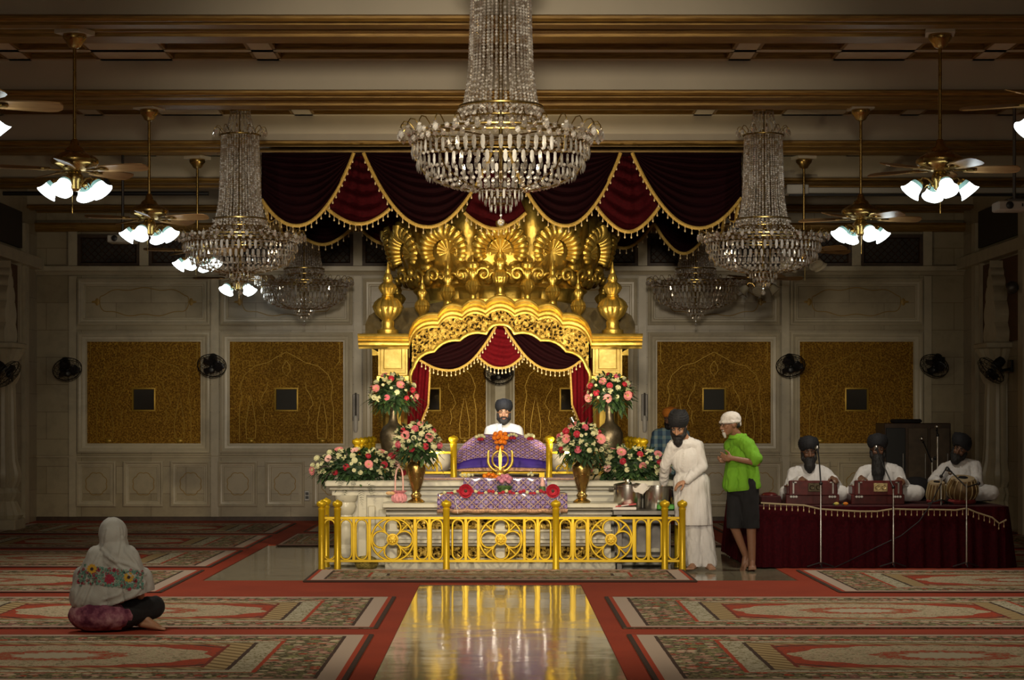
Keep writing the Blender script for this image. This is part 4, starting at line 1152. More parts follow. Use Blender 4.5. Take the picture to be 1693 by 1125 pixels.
# ------------------------------------------------------------------ serving table with pots
tx0, tx1, ty0, ty1 = (1012-CX)*21.9/FPX, (1114-CX)*21.9/FPX, 21.74, 22.36
STEELD = simple('dull dark steel', (.14, .13, .12), .45, .8, .2)
t = thing('serving_table', 'dull steel serving table standing at the right end of the altar', 'table', ((tx0+tx1)/2, 22.05, 0))
obj('tabletop', MB().box((tx0, ty0, .585), (tx1, ty1, .64), bev=.008), STEELD, t)
for x in (tx0+.07, tx1-.07):
    for y in (ty0+.05, ty1-.05): obj('leg', MB().box((x-.025, y-.025, .0), (x+.025, y+.025, .585)), STEELD, t)
obj('lower_shelf', MB().box((tx0+.05, ty0+.05, .14), (tx1-.05, ty1-.05, .165)), STEELD, t); obj('back_panel', MB().box((tx0+.08, ty1-.07, .165), (tx1-.08, ty1-.05, .585)), STEELD, t)
m_st = Mat('polished steel', (.62, .60, .56), .22, 1.); m_st.bump(m_st.noise(m_st.co('Object', (60, 60, .5)), 1, 2), .0012); POT = m_st.mat
for px, nm, h in ((1038, 'left', .245), (1087, 'right', .235)):
    q = P(px, 840, 22.05); x = q.x; R = .152
    t = thing('steel_pot', f'tall steel cooking pot, the {nm} one of two on the serving table', 'pot', (x, 22.05, .641), 'steel pots on the serving table')
    obj('body', MB().lathe([(R*.97, 0), (R, .01), (R, h), (R*1.04, h+.004), (R*1.04, h+.012), (R*.96, h+.012), (R*.96, .02), (.01, .015)], (x, 22.05, .641), 48), POT, t, 40)
    for sg in (-1, 1): obj('handle', MB().tube([V((x+sg*(R), 22.05-.05, .641+h-.03)), V((x+sg*(R+.045), 22.05-.04, .641+h-.03)), V((x+sg*(R+.045), 22.05+.04, .641+h-.03)), V((x+sg*R, 22.05+.05, .641+h-.03))], .009, 8), STEELD, t)
    if nm == 'left':
        bh = [(0, h+.013), (R*.9, h+.013), (R*1.02, h+.016), (R*1.02, h+.02), (R*.7, h+.032), (.03, h+.045), (.025, h+.07), (.005, h+.075)]
        obj('lid', MB().lathe(bh[::1], (x, 22.05, .641), 40), POT, t)
q = P(1060, 806, 21.9)
NAP = simple('white cotton cloth', (.62, .58, .56), .85, 0, .06)
tag(obj('cloth_napkin', MB().grid(lambda u, v: V((q.x-.035 + (u-.3)*.2*(1-.5*max(0, v-.5)), 22.0-.10*v-.06*max(0, v-.3), .915 - .02*u - .13*max(0, v-.35)*(1.2-abs(u-.4)) + .012*sin(u*11+v*4))), 20, 20), NAP, None, 180, solid=.006), 'crumpled white cloth laid over the rims between the two steel pots', 'napkin')
q = P(1033, 841, 21.82)
t = thing('paper_box', 'flat white carton with a red flap at the left end of the serving table', 'box', (q.x, 21.84, .641))
obj('carton', MB().box((q.x-.13, 21.77, .641), (q.x+.12, 21.90, .672), bev=.004), simple('white card', (.6, .56, .54), .6), t)
m = MB(); m.box((-.11, -.06, 0), (.11, .06, .012), M=Matrix.Translation((q.x+.01, 21.83, .685)) @ Matrix.Rotation(rad(-7), 4, 'Y')); obj('flap', m, simple('red printed card', (.42, .02, .015), .4), t)
m = MB(); m.box((-.05, -.064, .002), (.03, -.058, .012), M=Matrix.Translation((q.x+.01, 21.83, .685)) @ Matrix.Rotation(rad(-7), 4, 'Y')); obj('print', m, simple('white card', (.6, .56, .54), .6), t)
q = P(1105, 842, 21.80); tag(obj('green_box', MB().box((q.x-.12, 21.76, .641), (q.x+.06, 21.87, .70), bev=.012), simple('bright green plastic', (.06, .30, .03), .4)), 'bright green plastic box on the right end of the serving table', 'box')
q = P(1180, 830, 22.6)
# ------------------------------------------------------------------ crystal chandeliers
def m_crystal():
    m = Mat('cut crystal', (.9, .88, .84), .04); t = m.t; out = t.nodes['Material Output']
    gl = m.node('ShaderNodeBsdfGlass'); gl.inputs['IOR'].default_value = 1.55; gl.inputs['Roughness'].default_value = .0; gl.inputs['Color'].default_value = (.97, .95, .92, 1)
    gs = m.node('ShaderNodeBsdfGlossy'); gs.inputs['Roughness'].default_value = .07; gs.inputs['Color'].default_value = (.95, .9, .82, 1)
    tr = m.node('ShaderNodeBsdfTransparent'); tr.inputs['Color'].default_value = (.95, .93, .89, 1)
    df = m.node('ShaderNodeBsdfDiffuse'); df.inputs['Color'].default_value = (.95, .92, .86, 1)
    def mx(f, a, b):
        n = m.node('ShaderNodeMixShader'); t.links.new(a, n.inputs[1]); t.links.new(b, n.inputs[2])
        if isinstance(f, S): t.links.new(f.o, n.inputs[0])
        else: n.inputs[0].default_value = f
        return n.outputs[0]
    # sparkle imitated in the shader
    r = S(t, m.node('ShaderNodeNewGeometry').outputs['Random Per Island'])
    ob = S(t, m.node('ShaderNodeObjectInfo').outputs['Random'])
    q = (r*7.31 + ob*3.7).fract()
    o = mx((q*q)*.45 + .05, mx(q*.5 + .28, tr.outputs[0], gs.outputs[0]), df.outputs[0])
    t.links.new(o, out.inputs['Surface']); return m.mat
CRYSTAL = m_crystal()
def bead(m, c, r, h=None, n=6, mi=0):
    h = h or r; c = V(c)
    vs = [c+V((0, 0, -h))]
    for z, q in ((-.42, .86), (.42, .86)):
        vs += [c + V((r*q*cos(2*PI*k/n+z), r*q*sin(2*PI*k/n+z), h*z)) for k in range(n)]
    vs.append(c+V((0, 0, h))); T = 2*n+1
    fs = [(0, 1+(k+1) % n, 1+k) for k in range(n)] + [(T, 1+n+k, 1+n+(k+1) % n) for k in range(n)] + [(1+k, 1+(k+1) % n, 1+n+(k+1) % n, 1+n+k) for k in range(n)]
    m.add(vs, fs, mi)
def prism_drop(m, c, w, L, ang):
    """flat elongated cut drop hanging from c, facing outward at ang"""
    c = V(c); t_ = V((-sin(ang), cos(ang), 0)); n_ = V((cos(ang), sin(ang), 0))
    pts = [(0, 0), (.5, .12), (.62, .62), (.35, .92), (0, 1.0), (-.35, .92), (-.62, .62), (-.5, .12)]
    f = [c + t_*w*a - V((0, 0, L*b)) for a, b in pts]; fr = c + n_*w*.42 - V((0, 0, L*.55)); bk = c - n_*w*.42 - V((0, 0, L*.55))
    m.add(f + [fr, bk], [(i, (i+1) % 8, 8) for i in range(8)] + [((i+1) % 8, i, 9) for i in range(8)])
BR = m_gold('chandelier gilt brass', (.30, .2, .06), (.5, .36, .12), .3, 1., 9, .001)
ZR = 3.64                                       # height of the main ring
def build_chandelier():
    t = thing('chandelier', '', 'chandelier', (0, 0, ZR), 'crystal chandeliers')
    z = lambda d: ZR + d
    m = MB().lathe([(.02, z(1.42)), (.11, z(1.40)), (.12, z(1.43)), (.03, z(1.46)), (.02, 5.16), (.07, 5.17), (.08, 5.20)], n=16); m.tube([(0, 0, z(1.4)), (0, 0, z(-.35))], .014, 8)
    for d in (.95, .5, .1): m.lathe([(.012, z(d)), (.03, z(d+.03)), (.012, z(d+.08))], n=10)
    obj('stem', m, BR, t)
    R = .64
    m = MB(); cr = MB().tube([V((.225*cos(a), .225*sin(a), z(1.14))) for a in [2*PI*k/48 for k in range(48)]], .009, 6, True)
    for r, d in ((R, 0), (R-.02, -.035), (.30, .20), (.265, .12)): m.tube([V((r*cos(a), r*sin(a), z(d))) for a in [2*PI*k/48 for k in range(48)]], .009, 6, True)
    for k in range(8):
        a = k*PI/4; m.tube([(0, 0, z(-.02)), (R*cos(a), R*sin(a), z(0))], .006, 5); cr.tube([(0, 0, z(1.14)), (.225*cos(a), .225*sin(a), z(1.14))], .005, 5)
        m.tube([V((R*(1-.0)*cos(a)*q[0], R*sin(a)*q[0], z(q[1]))) for q in ((1, -.02), (.97, -.15), (.85, -.28), (.6, -.36), (.3, -.40))], .006, 5)
    obj('ring_frame', m, BR, t); obj('crown_ring', cr, BR, t)
    # strands of the tall upper column
    N = 44
    s = MB(); nb = 47
    for k in range(nb):
        u = k/(nb-1); d = 1.14 - 1.0*u; r = .205 + .035*u + .05*max(0, u-.65)**1.5*4
        bead(s, (r, 0, z(d)), .0112, .0112)
    sm = mesh('crystal_strand', s, CRYSTAL, 0)
    s2 = MB()
    for k in range(38):
        u = k/37; bead(s2, (.15, 0, z(1.05 - .95*u)), .011, .0115)
    sm2 = mesh('crystal_strand', s2, CRYSTAL, 0)
    for k in range(N): o = link('crystal_strand', sm, t); o.rotation_euler.z = 2*PI*k/N; o.matrix_parent_inverse = Matrix.Translation((0, 0, -ZR))
    for k in range(16): o = link('crystal_strand', sm2, t); o.rotation_euler.z = 2*PI*(k+.5)/16
    s3 = MB()
    for k in range(13): bead(s3, (.11+.06*(k/12)**2, 0, z(1.40-.21*k/12)), .011, .009)
    sm3 = mesh('crown_strand', s3, CRYSTAL, 0)
    for k in range(18): o = link('crown_strand', sm3, t); o.rotation_euler.z = 2*PI*k/18
    # crown arms and ring arms with drops
    def armset(n, r0, d0, sc, nm):
        am = MB().tube([V((r0+sc*x, 0, z(d0+sc*y))) for x, y in ((-.3, 0), (0, .45), (.35, .85), (.75, .9), (1.0, .55), (1.0, .3))], .0045, 5)
        dm = MB(); bead(dm, (r0+sc, 0, z(d0+sc*.2)), .017); bead(dm, (r0+sc, 0, z(d0-sc*.15)), .024, .034, 8)
        am_, dm_ = mesh(nm, am, BR), mesh('crystal_drop', dm, CRYSTAL, 0)
        for k in range(n):
            o = link(nm, am_, t); o.rotation_euler.z = 2*PI*k/n
            link('crystal_drop', dm_, o)
    armset(12, .22, 1.17, .07, 'crown_arm'); armset(28, R, .0, .085, 'scroll_arm')
    # rows of the basket: the two largest rows crystal by crystal, the rest as one mass
    mass = MB()
    def row(n, r, d, fn, off=0, own=None):
        if own:
            m = MB(); fn(m, (r, 0, z(d)), 0); me = mesh(own, m, CRYSTAL, 0)
        for k in range(n):
            a = 2*PI*(k+off)/n
            if own: o = link(own, me, t); o.rotation_euler.z = a
            else: fn(mass, (r*cos(a), r*sin(a), z(d)), a)
    B_ = lambda r, h=None: (lambda m, c, a: bead(m, c, r, h))
    D_ = lambda w, L: (lambda m, c, a: prism_drop(m, c, w, L, a))
    row(52, .655, .0, B_(.021), own='crystal_ball'); row(52, .645, -.045, B_(.022, .026), .5); row(40, .30, .17, B_(.016)); row(40, .285, .13, B_(.014), .5)
    row(64, .635, -.075, D_(.027, .10), own='crystal_prism'); row(64, .615, -.165, B_(.013)); row(60, .60, -.175, D_(.025, .09), .5); row(60, .55, -.25, B_(.013))
    row(56, .535, -.262, D_(.021, .065), .5); row(52, .475, -.318, B_(.015)); row(46, .415, -.345, B_(.016)); row(40, .35, -.365, B_(.016)); row(32, .28, -.38, B_(.016)); row(24, .21, -.39, B_(.016))
    row(36, .40, -.06, B_(.014)); row(36, .40, .05, B_(.014))
    for k in range(28):         # swagged chains from the column down to the ring
        a = 2*PI*k/28
        for q in range(14):
            u = q/13; r = .285+(R-.30)*u; d = .15 - .13*u - .075*sin(PI*u)
            bead(mass, (r*cos(a), r*sin(a), z(d)), .0105)
    row(22, .155, -.40, D_(.016, .07)); row(16, .115, -.45, D_(.014, .06)); row(12, .075, -.50, D_(.013, .055))
    tag(obj('small_crystals', mass, CRYSTAL, t, 0), None, None, None, 'stuff')
    m = MB()
    for r, d in ((.155, -.395), (.115, -.445), (.075, -.495)): m.tube([V((r*cos(a), r*sin(a), z(d))) for a in [2*PI*k/24 for k in range(24)]], .006, 5, True)
    obj('tier_rings', m, BR, t)
    m = MB(); bead(m, (0, 0, z(-.575)), .012); m.ball((0, 0, z(-.625)), .026, 10, 8); m.tube([(0, 0, z(-.5)), (0, 0, z(-.6))], .003, 4)
    obj('pendant', m, CRYSTAL, t, 20)
    return t
ch = build_chandelier()
CH = [(828, 14.75, 'large central crystal chandelier hanging nearest the viewer'), (397, 23.0, 'left crystal chandelier hanging beside the ceiling valance'), (1262, 23.0, 'right crystal chandelier hanging beside the ceiling valance'),
      (503, 30.6, 'small far crystal chandelier at the left near the back wall'), (1150, 30.6, 'small far crystal chandelier at the right near the back wall')]
for i, (px, Y, lab) in enumerate(CH):
    o = ch if i == 0 else copy_tree(ch)
    o.location = ((px-CX)*Y/FPX, Y, ZR); o['label'] = lab
# ------------------------------------------------------------------ ceiling fans
def m_wood():
    m = Mat('fan blade oak', (.3, .17, .07), .32); c = m.co('Object', (1.2, 14, 14)); f = m.noise(c, 3, 5)
    m.set('Base Color', m.ramp(f, [(.3, (.20, .10, .035)), (.7, (.42, .25, .10))])); return m.mat
BLADE = m_wood()
def m_glow(on):
    m = Mat('lit frosted glass' if on else 'unlit frosted glass', (.80, .84, .80) if not on else (.75, .9, .88), .3)
    x, y, z = m.xyz(m.co())
    if on:
        m.set('Emission Color', (.86, .97, 1., 1)); m.set('Emission Strength', 1.3)
    else: m.set('Base Color', (.55, .50, .38, 1))
    return m.mat
GLOW, UNLIT = m_glow(1), m_glow(0)
NECK = simple('pale green glass neck', (.35, .62, .56), .25, 0, 0, Emission_Color=(.45, .85, .8, 1), Emission_Strength=.07)
FH = EYE + 1.95                       # lamp height
def build_fan(on):
    t = thing('ceiling_fan', '', 'ceiling fan', (0, 0, FH), 'ceiling fans with lamps')
    zt_ = EYE + 3.22; z = lambda d: FH + d
    obj('ceiling_box', MB().box((-.12, -.12, zt_+.02), (.12, .12, zt_+.06)), PLASTER, t, 0)
    obj('canopy', MB().lathe([(.02, zt_-.10), (.05, zt_-.085), (.07, zt_-.05), (.095, zt_-.02), (.10, zt_), (.095, zt_+.02)], n=28), BRASS, t)
    obj('downrod', MB().lathe([(.015, z(.30)), (.015, zt_-.09)], n=12), BRASS, t)
    obj('motor_housing', MB().lathe([(.05, z(.13)), (.10, z(.145)), (.13, z(.17)), (.185, z(.19)), (.20, z(.21)), (.20, z(.235)), (.18, z(.255)), (.13, z(.285)), (.09, z(.30)), (.075, z(.33)), (.045, z(.35)), (.03, z(.40)), (.02, z(.41))], n=40), BRASS, t)
    bm = MB(); pts = []
    n = 12
    outline = [(.20, .045), (.3, .058), (.45, .068), (.58, .070), (.64, .06), (.665, .035), (.67, 0)]
    lo = [(x, -w) for x, w in outline[::-1]][1:]
    poly = outline + lo
    bm.add([(x, w, z(.150) - w*.32) for x, w in poly] + [(x, w, z(.158) - w*.32) for x, w in poly], [list(range(len(poly)))[::-1], list(range(len(poly), 2*len(poly)))] + [(i, (i+1) % len(poly), (i+1) % len(poly)+len(poly), i+len(poly)) for i in range(len(poly))])
    bme = mesh('blade', bm, BLADE, 30)
    im = MB().box((.11, -.02, z(.14)), (.26, .02, z(.152)), bev=.004); im.lathe([(.0, z(.138)), (.05, z(.14)), (.05, z(.153)), (.01, z(.155))], (.26, 0, 0), 12)
    ime = mesh('blade_bracket', im, BRASS, 30)
    for k in range(5):
        o = link('blade', bme, t); o.rotation_euler.z = rad(8+72*k); link('blade_bracket', ime, o)
    obj('light_fitter', MB().lathe([(.03, z(-.03)), (.05, z(-.01)), (.055, z(.05)), (.07, z(.07)), (.07, z(.10)), (.05, z(.13))], n=24), BRASS, t)
    sh_ = [(.036, 0), (.05, .015), (.058, .04), (.064, .07), (.078, .105), (.092, .12)]
    for k in range(4):
        a = rad(12 + 90*k)
        am = MB().tube([V((.05, 0, z(.02))), V((.10, 0, z(.075))), V((.15, 0, z(.085))), V((.18, 0, z(.05)))], .008, 6)
        for q in range(1): am.tube([V((.10+.028*(1-j/14)*cos(j*.55), 0, z(.0+.028*(1-j/14)*sin(j*.55)))) for j in range(14)], .005, 5)
        o = obj('lamp_arm', am, BRASS, t); o.rotation_euler.z = a
        M_ = Matrix.Translation((.18, 0, z(.045))) @ Matrix.Rotation(rad(-40), 4, 'Y') @ Matrix.Rotation(PI, 4, 'X')
        g_ = MB().lathe([(.03, -.02), (.038, -.01), (.04, .01), (.036, .02)], n=20, M=M_, mi=1)
        g_.lathe([(.036, 0), (.047, .008), (.054, .022), (.057, .036)], n=24, M=M_, mi=2)
        pf = [(.057, .036), (.060, .055), (.068, .085), (.080, .108), (.092, .122)]
        n_ = 24; vs = []
        for r, zz2 in pf + [(.085, .124), (.05, .112), (.01, .10)]:
            for q in range(n_): vs.append((r*(1+(.03*cos(6*2*PI*q/n_) if r > .09 else 0))*cos(2*PI*q/n_), r*sin(2*PI*q/n_), zz2))
        L_ = len(pf)+3
        g_.add(vs, [(i*n_+q, i*n_+(q+1) % n_, (i+1)*n_+(q+1) % n_, (i+1)*n_+q) for i in range(L_-1) for q in range(n_)] + [[(L_-1)*n_+q for q in range(n_)]], 0, M_)
        o2 = obj('lamp_shade', g_, [GLOW if on else UNLIT, BRASS, NECK if on else UNLIT], o)
    obj('pull_chain', MB().tube([(0.0, -.03, z(-.03)), (0.0, -.03, z(-.22))], .003, 5), BRASS, t)
    return t
fon, foff = build_fan(1), build_fan(0)
FANS = [(-3.58, 13.65, 1, 10, 'cut by the upper left edge'), (-3.58, 17.3, 1, -24, 'large lit one at the upper left'), (-3.67, 21.5, 1, -24, 'second lit one in the left row, beside the left chandelier'),
        (-3.77, 25.6, 1, -26, 'third one in the left row'), (-3.9, 30.6, 1, 33, 'farthest in the left row'),
        (3.72, 13.65, 1, 3, 'cut by the upper right edge'), (3.7, 17.3, 1, -10, 'large lit one at the upper right'), (3.77, 21.5, 1, 3, 'second lit one in the right row'),
        (3.78, 25.6, 0, 15, 'unlit, behind the right chandelier'), (3.85, 30.6, 0, 70, 'unlit far one under the right chandelier')]
uo = {0: False, 1: False}
for x, Y, on, rz_, lab in FANS:
    src = fon if on else foff
    if not uo[on]: o = src; uo[on] = True
    else: o = copy_tree(src)
    o.location = (x, Y, FH); o.rotation_euler.z = rad(rz_); o['label'] = 'brass ceiling fan, ' + lab
    if on: pass
# ------------------------------------------------------------------ wall fans
CAGE = simple('black wire', (.015, .015, .016), .35, .3)
def build_wallfan():
    t = thing('wall_fan', '', 'wall fan', (0, 0, 0), 'black oscillating wall fans')
    # origin on the wall; arm reaches out along -y
    obj('bracket', MB().box((-.05, -.04, -.09), (.05, 0, .09), bev=.008).tube([(0, -.03, -.04), (0, -.16, -.06), (0, -.2, .02)], .022, 8), BLACK, t)
    H_ = V((0, -.22, .03)); tl = Matrix.Translation(H_) @ Matrix.Rotation(rad(42), 4, 'X')
    hd = MB().lathe([(.02, -.12), (.06, -.10), (.075, -.03), (.07, .04), (.03, .05)], n=20, M=tl @ Matrix.Rotation(PI/2, 4, 'X'))
    m = obj('motor', hd, BLACK, t)
    R = .225; c = MB(); Mz = tl @ Matrix.Translation((0, -.12, 0))
    rings = [(R, 0, .007), (R*.97, -.05, .004), (R*.75, -.085, .003), (R*.5, -.10, .003), (R*.25, -.105, .003), (R*.85, .05, .003), (R*.55, .07, .003)]
    for r, y, w_ in rings: c.tube([Mz @ V((r*cos(a), y, r*sin(a))) for a in [2*PI*k/28 for k in range(28)]], w_, 5, True)
    for k in range(24):
        a = 2*PI*k/24; c.tube([Mz @ V((r*cos(a), y, r*sin(a))) for r, y in ((R*.2, -.105), (R*.5, -.10), (R*.75, -.085), (R*.97, -.05), (R, 0), (R*.85, .05), (R*.5, .07), (R*.2, .075))], .0022, 4)
    obj('cage', c, CAGE, t)
    for k in range(3):
        b = MB().grid(lambda u, v: Mz @ (Matrix.Rotation(2*PI*k/3, 4, 'Y') @ V((.04+.16*u, -.02 + (.05*(v-.5)), (v-.5)*(.05+.13*sin(PI*min(1, u*1.1+.1)))))), 8, 6)
        obj('blade', b, simple('dark smoked plastic', (.02, .02, .024), .35), t, 180, solid=.003)
    obj('hub', MB().ball(Mz @ V((0, -.03, 0)), .04, 12, 8).ball(Mz @ V((0, -.108, 0)), (.05, .012, .05), 12, 6), BLACK, t)
    return t
wf = build_wallfan()
WFN = [(-7.27, 29.1, 612, 80, 'on the left side wall at the frame edge'), (-6.88, 32.33, 606, 25, 'in the dim left corner of the back wall'), (-4.49, 32.33, 600, 0, 'between the two left gilded panels'), (0.0, 32.33, 612, -4, 'behind the priest between the centre panels'),
       (4.52, 32.33, 600, 0, 'between the two right gilded panels'), (6.95, 32.33, 600, -35, 'in the right corner of the back wall'), (7.27, 29.2, 606, -80, 'on the right side wall above the drummer')]
for i, (x, Y, py, rz_, lab) in enumerate(WFN):
    o = wf if i == 0 else copy_tree(wf)
    o.location = (x, Y, EYE-(py-CY)*Y/FPX); o.rotation_euler.z = rad(rz_); o['label'] = 'black oscillating wall fan ' + lab
# ------------------------------------------------------------------ projectors, screens and small fittings
PRJ = simple('off white projector casing', (.50, .48, .43), .45)
for px, py, Y, w_, lab in ((203, 396, 27.0, .36, 'white projector hung from the ceiling at the left'), (1677, 342, 21.4, .40, 'white projector hung from the ceiling at the right frame edge'), (1222, 380, 27.0, .28, 'small white projector hung behind the right chandelier')):
    q = P(px, py, Y); t = thing('projector', lab, 'projector', tuple(q), 'ceiling projectors')
    obj('casing', MB().box((q.x-w_/2, q.y-.15, q.z-.05), (q.x+w_/2, q.y+.15, q.z+.05), bev=.012), PRJ, t)
    obj('lens', MB().lathe([(.035, 0), (.04, .02), (.03, .025)], n=20, M=Matrix.Translation((q.x-w_*.22, q.y-.15, q.z)) @ Matrix.Rotation(PI/2, 4, 'X')), BLACK, t)
    for k in range(4): obj('button', MB().box((q.x+w_*(.1+.09*k), q.y-.155, q.z-.012), (q.x+w_*(.14+.09*k), q.y-.15, q.z+.02)), BLACK, t, 0)
    topz = (ZB if abs((q.y - 5.5) % 3.8) < 1.1 else ZC) + .0
    obj('mount', MB().lathe([(.018, q.z+.05), (.018, ZC+.1)], (q.x, q.y, 0), 10).box((q.x-.09, q.y-.09, q.z+.05), (q.x+.09, q.y+.09, q.z+.075)), STEELD, t)
q = P(175, 320, 28.0); t = thing('screen_roller', 'long black rolled projection screen under the left ceiling beam', 'screen', (q.x, 28.0, q.z))
obj('roller', MB().tube([P(5, 320, 28.0), P(345, 320, 28.0)], .03, 10), BLACK, t)
obj('bracket', MB().box((q.x-.02, 27.98, q.z), (q.x+.02, 28.26, ZB-.02)), BLACK, t)
q = P(1500, 314, 28.0); t = thing('screen_casing', 'long white rolled screen casing under the right ceiling beam', 'screen', (q.x, 28.0, q.z))
obj('casing', MB().box((P(1305, 0, 28).x, 27.95, q.z-.05), (7.25, 28.06, q.z+.03), bev=.01), PRJ, t); obj('end_box', MB().box((P(1300, 0, 28).x, 27.93, q.z-.06), (P(1336, 0, 28).x, 28.21, q.z+.07), bev=.01), WHITE_P, t)
obj('lower_edge', MB().box((P(1305, 0, 28).x, 27.96, q.z-.085), (7.25, 28.04, q.z-.06)), BLACK, t)
for sx, nm in ((-1, 'left'), (1, 'right')):
    x = sx*2.27; t = thing('door_bolt', f'dark metal bolt with a pale grip on the wall pilaster {nm} of the shrine', 'bolt', (x, YB-.04, 1.7), 'bolts on the wall pilasters')
    obj('plate', MB().box((x-.05, YB-.06, 1.58), (x+.05, YB-.03, 2.0), bev=.005), STEELD, t); obj('rod', MB().tube([(x, YB-.075, 1.45), (x, YB-.075, 2.02)], .014, 8), STEELD, t)
    obj('grip', MB().lathe([(.02, 1.40), (.035, 1.44), (.035, 1.62), (.02, 1.66)], (x, YB-.09, 0), 14), WHITE_P, t)
for px, py in ((508, 820),):
    q = P(px, py, YB-.01); t = thing('wall_socket', 'black and white power socket low on the back wall left of the altar', 'socket', tuple(q))
    obj('plate', MB().box((q.x-.04, YB-.05, q.z-.08), (q.x+.04, YB-.0, q.z+.08), bev=.006), WHITE_P, t); obj('outlet', MB().box((q.x-.025, YB-.056, q.z-.05), (q.x+.025, YB-.05, q.z-.005)), BLACK, t, 0); obj('outlet', MB().box((q.x-.025, YB-.056, q.z+.01), (q.x+.025, YB-.05, q.z+.055)), BLACK, t, 0)
q = P(1668, 478, 28.9); t = thing('wall_spotlight', 'small round steel spotlight on the right side wall beside the cusped arch', 'spotlight', tuple(q))
obj('head', MB().ball((7.12, 28.6, q.z), .09, 16, 10), STEELD, t); obj('arm', MB().tube([(7.12, 28.6, q.z), (7.29, 28.55, q.z-.02)], .02, 8), BLACK, t)
# ------------------------------------------------------------------ people
def m_skin(name, c):
    m = Mat(name, c, .5, 0, Subsurface_Weight=.08); m.set('Subsurface Radius', (.5, .2, .1)); f = m.noise(m.co(), 30, 3)
    m.set('Base Color', m.ramp(f, [(.3, tuple(x*.88 for x in c)), (.7, c)])); return m.mat
SKIN_L, SKIN_M, SKIN_D = m_skin('light brown skin', (.42, .22, .13)), m_skin('brown skin', (.27, .13, .075)), m_skin('dark brown skin', (.16, .075, .042))
HAIR = simple('black hair', (.010, .008, .008), .65, 0, .3, 60, .003, 200)
GREYB = simple('white grey beard hair', (.50, .48, .45), .7, 0, .2, 60, .003, 200)
TURB = simple('black turban cotton', (.008, .008, .011), .8, 0, .2, 20)
WHITEC = simple('white cotton', (.66, .64, .64), .85, 0, .05, 10, .002, 90)
EYEW = simple('eye white', (.34, .30, .27), .3); IRIS = simple('dark iris', (.012, .008, .006), .15); LIP = simple('lip', (.30, .10, .08), .5)

TMP = bpy.data.scenes.new('sculpting')
def shell(name, prims, voxel, mats, parent, it=5, fold=0., fs=(14, 14, 4), seed=0, cut=None, label=None):
    """one continuous surface grown round a list of limbs ('c', p1, r1, p2, r2) and masses ('e', centre, radii, matrix)"""
    m = MB()
    for p in prims:
        if p[0] == 'c':
            _, a, ra, b, rb = p; a, b = V(a), V(b); d = b - a; L = d.length
            q = d.to_track_quat('Z', 'Y').to_matrix().to_4x4() if L > 1e-6 else Matrix.Identity(4)
            prof = [(ra*sin(t), -ra*cos(t)) for t in (.05, .4, .8, 1.2)] + [(ra, 0), (rb, L)] + [(rb*cos(t), L+rb*sin(t)) for t in (.4, .8, 1.2, 1.52)]
            m.lathe(prof, n=14, M=Matrix.Translation(a) @ q)
        else:
            m.ball(p[1], p[2], 16, 10, 0, p[3] if len(p) > 3 else None)
    me = mesh('tmp', m, [], 0); o = bpy.data.objects.new('tmp', me); TMP.collection.objects.link(o)
    r = o.modifiers.new('r', 'REMESH'); r.mode = 'VOXEL'; r.voxel_size = voxel; r.use_smooth_shade = True
    sm = o.modifiers.new('s', 'SMOOTH'); sm.factor = .5; sm.iterations = it
    
    with bpy.context.temp_override(scene=TMP, view_layer=TMP.view_layers[0]):
        ev = o.evaluated_get(bpy.context.evaluated_depsgraph_get())
        nm = bpy.data.meshes.new_from_object(ev)
    bpy.data.objects.remove(o); bpy.data.meshes.remove(me)
    nm.name = name; nm.materials.clear()
    for x in (mats if isinstance(mats, (list, tuple)) else [mats]): nm.materials.append(x)
    if fold:
        off = V((seed*3.1, seed*1.7, seed))
        for v in nm.vertices:
            c = v.co; q = V((c.x*fs[0], c.y*fs[1], c.z*fs[2])) + off
            h = mnoise.noise(q) + .5*mnoise.noise(q*2.3 + off); h = (1-abs(h)*1.6)*.7
            v.co = c + v.normal*(h*fold)
    if cut:
        import bmesh
        bm = bmesh.new(); bm.from_mesh(nm)
        bmesh.ops.bisect_plane(bm, geom=bm.verts[:]+bm.edges[:]+bm.faces[:], plane_co=cut[0], plane_no=cut[1], clear_outer=True)
        bm.to_mesh(nm); bm.free()
    nm.shade_smooth()
    o = link(name, nm, parent)
    if label: o['label'] = label
    return o
def axes(f, u):
    f = V(f).normalized(); u = V(u); u = (u - f*u.dot(f)).normalized(); s = f.cross(u)      # s: person's right
    return f, u, s, Matrix((s, f, u)).transposed()
def head_prims(c, f, u, k=1.):
    c = V(c); f, u, s, M = axes(f, u)
    E = lambda a, b, d, r: ('e', c + s*(a*k) + f*(b*k) + u*(d*k), tuple(x*k for x in r), M)
    C = lambda p, r1, q, r2: ('c', c + (s*p[0]+f*p[1]+u*p[2])*k, r1*k, c + (s*q[0]+f*q[1]+u*q[2])*k, r2*k)
    pr = [E(0, -.008, .025, (.074, .094, .092)), E(0, .022, -.035, (.060, .070, .072)), E(0, .045, -.085, (.036, .035, .028)),
          C((0, .082, .012), .009, (0, .108, -.030), .014), E(.014, .094, -.036, (.010, .012, .008)), E(-.014, .094, -.036, (.010, .012, .008)),
          C((-.045, .074, .026), .012, (.045, .074, .026), .012), E(.038, .062, -.022, (.022, .022, .018)), E(-.038, .062, -.022, (.022, .022, .018)),
          C((-.016, .086, -.062), .0075, (.016, .086, -.062), .0075), C((-.013, .085, -.072), .0075, (.013, .085, -.072), .0075)]
    for sg in (-1, 1): pr += [E(sg*.076, -.012, -.008, (.010, .022, .032)), E(sg*.08, -.02, .0, (.008, .02, .024))]
    return pr
